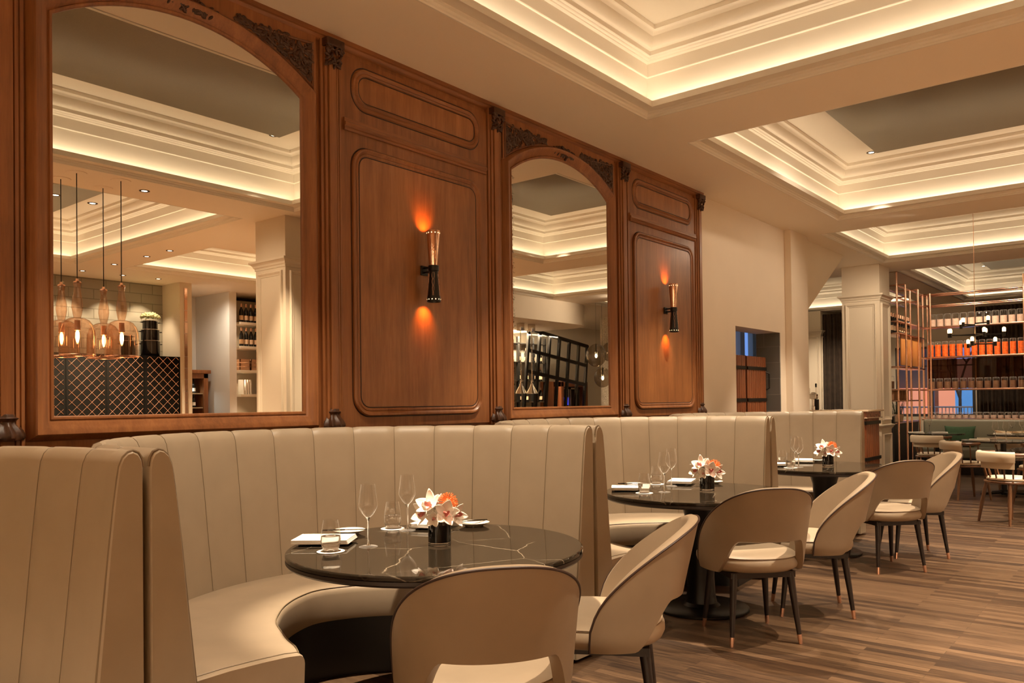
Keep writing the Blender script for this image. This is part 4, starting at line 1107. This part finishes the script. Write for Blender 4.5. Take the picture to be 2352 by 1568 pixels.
# cedar bar behind the last booth
CED = wood('cedar', (.11,.030,.009), (.22,.065,.020), (.30,.10,.035), 'z', .4)
t = thing('bar_counter', 'cedar slatted bar with black straps and a pale top behind the last booth', 'bar', (0, 11.25, 0))
mb = MB()
for k in range(17): mb.bbox(-.72+.085*k,-.72+.085*k+.080,-.33,-.30,.06,1.08,.006,2)
for k in range(7): mb.bbox(.70,.73,-.31+.085*k,-.31+.085*k+.080,.06,1.08,.006,2)
mb.box(-.72,.70,-.30,.30,.05,1.09); mb.build('slatted_body', CED, t)
for z in (1.02,.55): MB().box(-.73,.742,-.342,.32,z-.022,z+.022).build('strap', BLACKM, t, smooth=False)
MB().box(-.73,.74,-.34,.32,1.09,1.165).build('apron', simple('red_granite', (.30,.13,.08), .2, noise=.5, nscale=30), t, smooth=False); MB().bbox(-.76,.775,-.37,.35,1.165,1.187,.004).build('worktop', simple('pale_stone', (.72,.58,.42), .2), t)
MB().bbox(-.73,.76,-.36,.34,1.078,1.09,.003).build('ledge', simple('ledge_stone', (.72,.58,.42), .2), t)
t = thing('beer_tap', 'chrome beer tap tower with a black handle on the bar', 'tap', (-.03, 11.2, 1.187))
MB().lathe([(.03,0),(.03,.05),(.022,.055),(.022,.16)], 20).build('tower', STEEL, t); MB().lathe([(.0001,0),(.048,0),(.052,.008),(.052,.062),(.046,.07),(.0001,.07)], 24, Matrix.Translation((0,.05,.19)) @ Matrix.Rotation(pi/2, 4, 'X')).build('drum', STEEL, t)
MB().bbox(-.055,.055,-.04,.04,.15,.22,.01).build('head', STEEL, t); MB().cyl((.04,0,.22),(.04,0,.31),.004).cyl((-.045,0,.22),(-.045,0,.30),.004).build('lever', STEEL, t); MB().lathe([(.0001,.31),(.011,.31),(.013,.35),(.008,.362),(.0001,.364)], 14, Matrix.Translation((.04,0,0))).build('black_handle', BLACK, t)
MB().bbox(-.02,.06,.02,.06,-.0,.145,.006).build('drip_column', BLACK, t)
struct(MB().box(-.30,.02,10.74,10.86,0,1.225).build('trim_23', simple('white_marble', (.72,.64,.54), .2, noise=.06, nscale=5), smooth=False))
o = MB().bbox(-.10,.10,-.14,.14,0,.006,.002).build('menu_sheet', WHITE); o.location = (.36,11.22,1.187); tag(o, 'pale menu sheet lying on the bar top', 'menu')

# cedar swing doors in the wall opening
t = thing('cedar_door', 'pair of ribbed cedar doors with black straps in the wall opening', 'door', (-.17, 8.64, 0))
for a, b in ((0,.60),(.65,1.225)):
    mb = MB(); n = int((b-a)/.055)
    for k in range(n): mb.bbox(-.02,.018, a+(b-a)*k/n, a+(b-a)*(k+1)/n-.006, .02, 1.865, .005, 2)
    mb.box(-.02,.004,a,b,.02,1.863); lf = mb.build('leaf', CED, t)
    for z in (1.335,1.72): MB().box(-.02,.026,a,b,z-.020,z+.020).build('strap', BLACKM, lf, smooth=False)
    if a > 0: MB().tube([(.02,1.215,1.46),(.055,1.225,1.48),(.055,1.225,1.66),(.02,1.215,1.68)], .010, 10).build('handle', BLACKM, t)
MB().box(-.03,.0,.60,.65,.0,1.87).build('jamb', simple('dark_cedar', (.06,.015,.006), .5), t, smooth=False)
for p, q in (((.75,15.1,3.46),(.7,16.6,2.1)),((1.5,15.1,3.46),(1.5,16.6,2.1)),((.9,15.2,3.46),(.1,15.6,2.5))): spot('added_shelf_spot', p, 90, 80, .8, target=q)  # added spots that brighten the jars and side shelves
# ------------------------------------------------------------------ the part of the room seen in the mirrors
# grey tiled niche with lattice-front cabinets
struct(MB().box(10.15,10.35,2.2,7.18,0,ZC).build('wall_tiled', TILE, smooth=False))
struct(MB().box(9.55,10.35,7.18,7.40,0,ZC).build('trim_24', COLP, smooth=False))
cs = MB()
for k in range(16): cs.box(9.535,9.55,7.26,7.31,.2+.2*k,.2+.2*k+.19)
tag(cs.build('mirror_strip', COPPERD, smooth=False), 'narrow vertical strip of copper mirror tiles beside the lattice cabinets', 'mirror strip')
EB = simple('black_lacquer', (.005,.004,.003), .6, spec=.05)
for k, (a, b) in enumerate(((4.70,5.302),(5.306,5.922),(5.926,6.546),(6.550,7.165))):
    lab = ('leftmost','second from the left','third from the left','rightmost')[k]
    t = thing('lattice_cabinet', 'black cabinet with copper diamond lattice front, %s in the large mirror' % lab, 'cabinet', (9.62,(a+b)/2,0), 0, 'lattice-front wine cabinets'); h = (b-a)/2
    MB().bbox(-.10,.50,-h,h,0,2.185,.003).build('body', EB, t)
    mb = MB(); hw = h-.035; z0, z1 = .70, 2.17; p = .152
    c = -6
    while c < 40:
        for s in (1,-1):
            # diagonal lines y = s*(z-zc)
            zc = z0-2*hw+c*p; pts = []
            A = (-hw, zc) if s > 0 else (hw, zc); B = (hw, zc+2*hw) if s > 0 else (-hw, zc+2*hw)
            q0 = max(0, (z0-A[1])/(2*hw)); q1 = min(1, (z1-A[1])/(2*hw))
            if q1 > q0+.01:
                pa = (A[0]+(B[0]-A[0])*q0, A[1]+(B[1]-A[1])*q0); pb = (A[0]+(B[0]-A[0])*q1, A[1]+(B[1]-A[1])*q1)
                mb.cyl((-.103,pa[0],pa[1]),(-.103,pb[0],pb[1]),.0030, n=6)
        c += 1
    mb.build('lattice', COPPER, t)
POT = simple('black_enamel', (.012,.010,.009), .10)
def pot(loc, r, h, lab):
    t = thing('cooking_pot', lab, 'pot', loc, 0, 'black enamel pots on the cabinets')
    MB().lathe([(.0001,0),(r*.97,0),(r,.01),(r,h-.008),(r*1.03,h),(r*.96,h),(r*.96,.02),(.0001,.015)], 32).build('body', POT, t)
    MB().lathe([(r*.99,h-.012),(r*1.05,h-.006),(r*1.05,h+.001),(r*.95,h+.001)], 32).build('rim', STEEL, t)
    for s in (1,-1): MB().tube([(-.03,s*r*.98,h*.78),(-.03,s*(r+.035),h*.80),(.03,s*(r+.035),h*.80),(.03,s*r*.98,h*.78)], .008, 8).build('handle', POT, t)
    return t
PX0 = 9.80
pot((PX0,6.78,2.187),.155,.27,'lowest of three stacked black pots in the large mirror'); pot((PX0,6.78,2.459),.148,.19,'middle of three stacked black pots in the large mirror'); pot((PX0,6.78,2.651),.122,.15,'topmost of three stacked black pots, holding pale flowers')
pot((PX0,6.40,2.187),.115,.25,'black pot left of the three stacked pots'); pot((PX0,6.39,2.439),.070,.09,'small black pot standing on the left pot')
t = thing('flower_cluster', 'clump of pale green blossoms filling the top pot', 'flowers', (PX0,6.78,2.78)); mb = MB(); rnd = random.Random(8)
for k in range(230):
    a = rnd.random()*6.28; r = .15*sqrt(rnd.random()); z = .05+.11*sqrt(max(0,1-(r/.16)**2))*(.5+.5*rnd.random()); mb.sphere((r*cos(a), r*sin(a), z), .013+.008*rnd.random(), 6, 4)
b_ = mb.build('blossoms', simple('pale_blossom', (.60,.62,.36), .7, noise=.3, nscale=60), t); b_['kind'] = 'stuff'
# glass pendants over the pass
def pendant(loc, zt, lab, first=[None]):
    if first[0] is not None: return dup(first[0], loc, 0, lab)
    t = thing('pendant_lamp', lab, 'pendant lamp', loc, 0, 'amber glass pendants seen in the large mirror'); first[0] = t; D = -ZC+zt
    MB().lathe([(.0001,-.006),(.085,-.006),(.088,0),(.0001,0)], 32).build('canopy', CEIL, t)
    MB().cyl((0,0,D),(0,0,-.005),.0045, n=8).build('cord', BLACK, t)
    MB().lathe([(.0001,D+.02),(.012,D+.02),(.014,D),(.030,D-.004),(.036,D-.018),(.0001,D-.02)], 24).build('cap', COPPER, t)
    MB().lathe([(.034,D-.018),(.026,D-.060),(.034,D-.12),(.046,D-.19),(.048,D-.24),(.038,D-.30),(.030,D-.335)], 12).build('faceted_neck', GLASSA, t, angle=10)
    MB().lathe([(.030,D-.335),(.060,D-.340),(.100,D-.360),(.130,D-.400),(.146,D-.455),(.150,D-.52),(.151,D-.675)], 48).build('glass_dome', GLASSA, t)
    MB().lathe([(.151,D-.670),(.1535,D-.675),(.151,D-.680)], 48).build('rim', COPPER, t)
    s = MB().lathe([(.0001,D-.36),(.024,D-.36),(.026,D-.45),(.0001,D-.45)], 20).build('socket', simple('blush_socket', (.75,.5,.38), .4), t)
    MB().lathe([(.006,D-.45),(.016,D-.475),(.017,D-.52),(.008,D-.56),(.0001,D-.565)], 16).build('bulb', emit('pendant_bulb', (1,.60,.24), 16), s)
    return t
for (x, y, zt), lab in (((4.30,3.178,2.49),'amber glass pendant at the far left of the large mirror'),((3.99,3.192,2.49),'amber glass pendant second from left in the large mirror'),((4.335,3.58,2.49),'amber glass pendant third from left in the large mirror'),((3.955,3.577,2.49),'amber glass pendant rightmost in the large mirror')): pendant((x,y,ZC), zt, lab)
# white side room, wine fridge and bottle niche
struct(MB().box(11.2,11.4,7.40,9.0,0,ZC).box(10.0,11.4,8.40,8.55,0,ZC).build('wall_niche', simple('white_wall', (.74,.72,.68), .7), smooth=False))
t = thing('wine_fridge', 'wooden framed wine fridge with lit bottles beside the copper strip', 'fridge', (10.6,7.88,0))
mb = MB(); mb.bbox(-.02,.50,-.45,-.36,0,2.0,.004).bbox(-.02,.50,.33,.42,0,2.0,.004).bbox(-.02,.5,-.45,.42,1.86,1.95,.004).bbox(-.06,.52,-.47,.46,1.95,2.02,.01); mb.build('oak_frame', WOOD, t)
MB().box(.42,.5,-.36,.33,.05,1.86).build('dark_back', BLACK, t, smooth=False)
for z in (1.31,1.58,1.70):
    if z < 1.6: MB().box(.02,.42,-.36,.33,z-.02,z).build('shelf', FRAMEW, t, smooth=False)
fb = bottle_proto(.26, .034, 'bottles in the wine fridge', BLACKM, WHITE)
k = 0
for z in (1.312, 1.582):
    for i in range(5):
        loc = (10.72, 7.62+.115*i, z); l = '%s bottle from the left on the %s fridge shelf' % (ORD[i], 'lower' if z < 1.4 else 'upper')
        if k == 0: fb.location = loc; fb['label'] = l
        else: dup(fb, loc, 0, l)
        k += 1
t = thing('niche_shelves', 'tall pale niche with lit shelves of bottles beside the column in the mirror', 'shelves', (10.05,9.2,0))
MB().box(.45,.55,-.65,.95,0,3.40).box(-.45,.45,.85,.95,0,3.40).build('niche_back', COLP, t, smooth=False)
for z in (2.93,2.47,2.01,1.55): MB().bbox(-.05,.45,-.57,.85,z-.05,z,.004).build('shelf', COLP, t)
nb = bottle_proto(.36, .042, 'bottles in the lit niche', CAP, LAB_); k = 0
for z in (2.931, 2.471):
    for i in range(6):
        loc = (10.12, 8.73+.105*i, z); l = '%s dark bottle from the left on the %s shelf of the lit niche' % (ORD[i], 'top' if z > 2.7 else 'second')
        if k == 0: nb.location = loc; nb['label'] = l
        else: dup(nb, loc, 0, l)
        k += 1
for i in range(2):
    t = thing('wooden_crate', ('left','right')[i]+' small slatted wooden crate on the third niche shelf', 'crate', (10.16,8.76+.24*i,2.011)); mb = MB()
    for z in (.0,.075,.15): mb.box(-.11,.11,-.11,-.098,z,z+.062).box(-.11,.11,.098,.11,z,z+.062).box(-.11,-.098,-.11,.11,z,z+.062).box(.098,.11,-.11,.11,z,z+.062)
    mb.box(-.10,.10,-.10,.10,0,.01); mb.build('slats', bk, t, smooth=False)
for i in range(4): o = MB().bbox(-.09,.09,-.012,.012,0,.28,.002).build('menu_book', WHITE); o.location = (10.12, 8.72+.05*i, 1.551); tag(o, '%s pale menu book from the left on the lowest niche shelf' % ORD[i], 'book', 'menu books in the niche')
for z in (2.86,2.40,1.94,1.48): spot('shelf_lamp', (10.12,8.72,z-.01), 6, 130, .8, target=(10.3,8.70,z-1))
for y in (5.55,6.18,6.75): spot('tile_lamp', (9.72,y,3.46), 60, 75, .6, target=(10.1,y,1.9))

spot('fridge_lamp', (10.64,7.88,1.84), 4, 150, .8, col=(.75,.95,1), rad=.02)
spot('added_room_spot', (9.75,7.9,3.46), 48, 160, 1, col=(1,.88,.74), rad=.04)  # added spot that brightens the white side-room wall
# bar pass seen in the second mirror: curved bulkhead, heat lamps, glazed screen, globe pendants
bh = MB(); P = [(6.32,11.6),(6.32,14.6)]+[(6.32+.75*(1-cos(a)), 14.6+.75*sin(a)) for a in [pi/2*k/10 for k in range(1,11)]]+[(9.6,15.35),(9.6,11.6)]
bh.prism(P, 'z', 3.02, ZC-.001); struct(bh.build('trim_25', PLASTER, angle=30))
def heat_lamp(loc, lab, first=[None]):
    if first[0] is not None: return dup(first[0], loc, 0, lab)
    t = thing('heat_lamp', lab, 'heat lamp', loc, 0, 'coil-cord heat lamps'); first[0] = t
    MB().bbox(-.06,.06,-.06,.06,-.16,0,.006).build('ceiling_box', STEEL, t)
    MB().tube([(.014*cos(i*.8),.014*sin(i*.8),-.16-.85*i/260) for i in range(261)], .004, 5).build('coil_cord', STEEL, t); MB().cyl((0,0,-1.22),(0,0,-1.0),.010, n=10).build('stem', STEEL, t)
    MB().lathe([(.014,-1.20),(.030,-1.22),(.034,-1.25),(.024,-1.275),(.036,-1.30),(.040,-1.33),(.135,-1.49),(.137,-1.50),(.130,-1.495),(.036,-1.335)], 32).build('shade', STEEL, t); return t
heat_lamp((7.0,13.42,3.019),'steel heat lamp on a coiled cord, left one in the second mirror'); heat_lamp((7.0,13.80,3.019),'steel heat lamp on a coiled cord, right one in the second mirror')
t = thing('glazed_screen', 'black framed leaning glass screen reflected in the second mirror', 'screen', (8.0,16.0,1.0)); S = Matrix.Rotation(radians(-7), 4, 'X'); fr = MB(); gl = MB()
for y in (-1.25,-.82,-.42,-.02,.40,.82,1.20): fr.box(-.03,.03,y-.035,y+.035,-.9,1.95,S)
for z in (.92,1.42,1.92): fr.box(-.032,.032,-1.25,1.20,z-.04,z+.04,S)
fr.build('frame', BLACKM, t, smooth=False); gl.box(-.004,.004,-1.22,1.17,.92,1.90,S); gl.build('pane', PANE, t, smooth=False)
o = MB().box(8.45,8.7,16.12,16.55,.0,1.85).build('oak_cupboard', CED, smooth=False); tag(o, 'red cedar cupboard behind the leaning glass screen', 'cupboard')
t = thing('bottle_fridge', 'glass door fridge with a wooden surround and blue light in the second mirror', 'fridge', (8.62,17.3,0)); mb = MB(); mb.bbox(-.3,.2,-.6,-.48,0,1.85,.005).bbox(-.3,.2,.48,.6,0,1.85,.005).bbox(-.3,.2,-.6,.6,1.72,1.85,.005); mb.build('surround', CED, t)
MB().box(-.1,.2,-.48,.48,0,1.72).build('interior', BLACK, t, smooth=False)
for a, b in ((-.47,-.02),(.02,.47)):
    mb = MB(); mb.box(-.14,-.11,a,a+.04,.3,1.70).box(-.14,-.11,b-.04,b,.3,1.70).box(-.14,-.11,a,b,1.66,1.70).box(-.14,-.11,a,b,.3,.34); d = mb.build('door', STEEL, t, smooth=False)
    MB().cyl((-.17,(b-.02 if a < 0 else a+.02),.8),(-.17,(b-.02 if a < 0 else a+.02),1.2),.009).build('handle', STEEL, d)
MB().box(-.108,-.10,-.46,-.04,1.25,1.45).build('blue_light', emit('blue_led', (.03,.06,.9), .8), t, smooth=False)
SHL = simple('pale_rack', (.80,.74,.62), .4); rk = thing('bottle_wall', 'brightly lit wall rack of bottles behind the heat lamps', 'rack', (8.3,15.0,0))  # plain pale colour for the rack back
MB().box(.2,.3,-1.3,1.05,0,2.75).build('pale_back', SHL, rk, smooth=False)
for y in (-1.2,-.62,-.05,.52,1.0): MB().box(-.02,.04,y-.03,y+.03,0,2.9).build('post', BLACKM, rk, smooth=False)
for z in (.9,1.35,1.85,2.3,2.75): MB().box(-.02,.2,-1.25,1.02,z-.02,z).build('shelf', STEEL, rk, smooth=False)
hp = None
for iz, z in enumerate((1.351,1.851,2.301)):
    for i in range(8):
        loc = (8.38, 13.95+.28*i, z); l = '%s dark bottle from the left on the %s shelf of the lit wall rack' % (ORD[i], ('lower','middle','upper')[iz])
        if hp is None: hp = bottle_proto(.34,.05,'bottles on the lit wall rack'); hp.location = loc; hp['label'] = l
        else: dup(hp, loc, 0, l)
area('rack_light', (8.0,15.0,2.95), .1, 2.2, 260, (0,radians(-35),0))
def globe(loc, r, lab, drop):
    t = thing('globe_pendant', lab, 'pendant lamp', loc, 0, 'smoked glass globe pendants')
    MB().sphere((0,0,0), r, 28, 16, sz=1.15).build('glass_globe', GLASSS, t); MB().cyl((0,0,r*1.1),(0,0,drop),.0025, n=6).build('cord', BLACK, t)
    MB().cyl((0,0,.03),(0,0,r*1.16),.014, n=12).build('socket', BLACKM, t); MB().sphere((0,0,-.01), .026, 12, 10, sz=1.8).build('bulb', emit('globe_bulb', (1,.72,.40), 22), t); return t
for (y, z, r), lab in (((14.80,2.34,.22),'smoked globe pendant, largest in the second mirror'),((15.36,2.44,.19),'smoked globe pendant at the right edge of the second mirror'),((15.05,1.86,.19),'smoked globe pendant hanging lower in the second mirror'),((15.75,1.62,.17),'lowest smoked globe pendant in the second mirror')): globe((6.0,y,z), r, lab, ZC-z)
o = MB().lathe([(.42,0),(.42,ZC-.002)], 48, Matrix.Translation((7.4,17.9,0))).build('round_column', simple('mottled_column', (.42,.34,.25), .5, noise=.6, nscale=60)); tag(o, 'round speckled column behind the globe pendants in the second mirror', 'column')
struct(MB().box(9.6,9.8,9.0,20.6,0,ZC).build('wall_bar', COLP, smooth=False))
# ------------------------------------------------------------------ lights, world, camera
WARM = (1,.72,.44)
for (x, y, p) in ((1.21,2.12,230),(1.21,4.84,260),(3.33,2.12,330),(3.33,4.84,430),(1.22,6.75,230),(1.22,9.55,300),(3.33,6.75,430),(3.33,9.55,300)):
    spot('downlight', (x, y, 4.075), p, 66, .45, rad=.018)
for (x, y) in ((2.6,11.3),(2.6,13.0),(4.4,12.1),(.9,15.3),(2.4,15.3),(.9,18.2),(2.6,18.2)):
    spot('downlight', (x, y, 4.075), 300, 66, .5, rad=.018)
# added narrow spots that brighten the three marble tables
for (x, y, tx, ty, p) in ((1.20,2.02,1.35,2.40,520),(1.20,4.90,1.30,4.80,520),(1.22,6.70,1.35,7.20,520)):
    spot('added_table_spot', (x, y, 4.075), p, 27, .5, target=(tx, ty, .75), rad=.012)
# added wide fill spots, two at modelled downlights, bouncing light off the open floor
for (x, y, p) in ((5.0,3.4,300),(4.6,9.2,300),(5.6,5.6,700),(6.94,5.63,700),(8.57,5.62,600),(4.4,-1.2,600),(6.0,9.6,700),(8.0,9.6,600),(6.2,.6,700),(7,-1.5,700),(2.0,-1.8,300),(8.6,.6,600)):
    spot('downlight', (x, y, 3.45), p*2.2, 100, .8, rad=.05)
spot('added_wash_spot', (1.5, 10.35, 3.46), 25, 110, .9, target=(0, 9.3, 1.7), rad=.04)  # this and the next two are added to brighten plain wall and column
spot('added_wash_spot', (1.6, 8.0, 3.9), 18, 100, .9, target=(0, 8.6, 1.9), rad=.04)
spot('added_wash_spot', (.9, 12.3, 3.46), 60, 100, .9, target=(-.1,13.7,1.7), rad=.04)
spot('added_wash_spot', (4.9, 14.15, 3.46), 45, 120, .9, target=(6.35,13.2,3.0), rad=.04)  # added spot that lifts the curved bulkhead
spot('downlight', (4.15, 4.05, 3.45), 38, 90, .9, target=(4.28,5.45,1.9), rad=.04)
for (x, y) in ((-2.4,12.5),(-2.4,18.6)): spot('downlight', (x, y, 3.46), 200, 140, .9, rad=.03)
spot('added_wash_spot', (-.9, 10.2, 2.48), 70, 150, .9, rad=.03)
w = bpy.data.worlds.new('dusk'); SC.world = w; w.use_nodes = True
bg = w.node_tree.nodes['Background']; bg.inputs[0].default_value = (.16,.28,.60,1); bg.inputs[1].default_value = .8
F, YAW, PIT, ROLL, PY = 1857.174, .685953861, .0111833979, -.0112788818, 902.5467
d = Vector((-sin(YAW)*cos(PIT), cos(YAW)*cos(PIT), sin(PIT))); r = Vector((cos(YAW), sin(YAW), 0)); u = r.cross(d)
r2 = r*cos(ROLL)+u*sin(ROLL); u2 = u*cos(ROLL)-r*sin(ROLL)
cam = bpy.data.cameras.new('camera'); co_ = bpy.data.objects.new('camera', cam); COL.objects.link(co_)
cam.sensor_width = 36; cam.sensor_fit = 'HORIZONTAL'; cam.lens = F*36/2352; cam.shift_y = (PY-784)/2352; cam.clip_start = .05
M = Matrix(((r2.x,u2.x,-d.x,3.8),(r2.y,u2.y,-d.y,0),(r2.z,u2.z,-d.z,1.34),(0,0,0,1))); co_.matrix_world = M
SC.camera = co_
SC.view_settings.view_transform = 'Standard'; SC.view_settings.look = 'None'; SC.view_settings.gamma = 1; SC.view_settings.use_curve_mapping = False
SC.view_settings.exposure = 0.95
SC.cycles.use_denoising = True; SC.cycles.max_bounces = 10; SC.cycles.diffuse_bounces = 5; SC.cycles.glossy_bounces = 6; SC.cycles.transmission_bounces = 8; SC.cycles.transparent_max_bounces = 16
SC.cycles.caustics_reflective = False; SC.cycles.caustics_refractive = False; SC.cycles.sample_clamp_indirect = 6
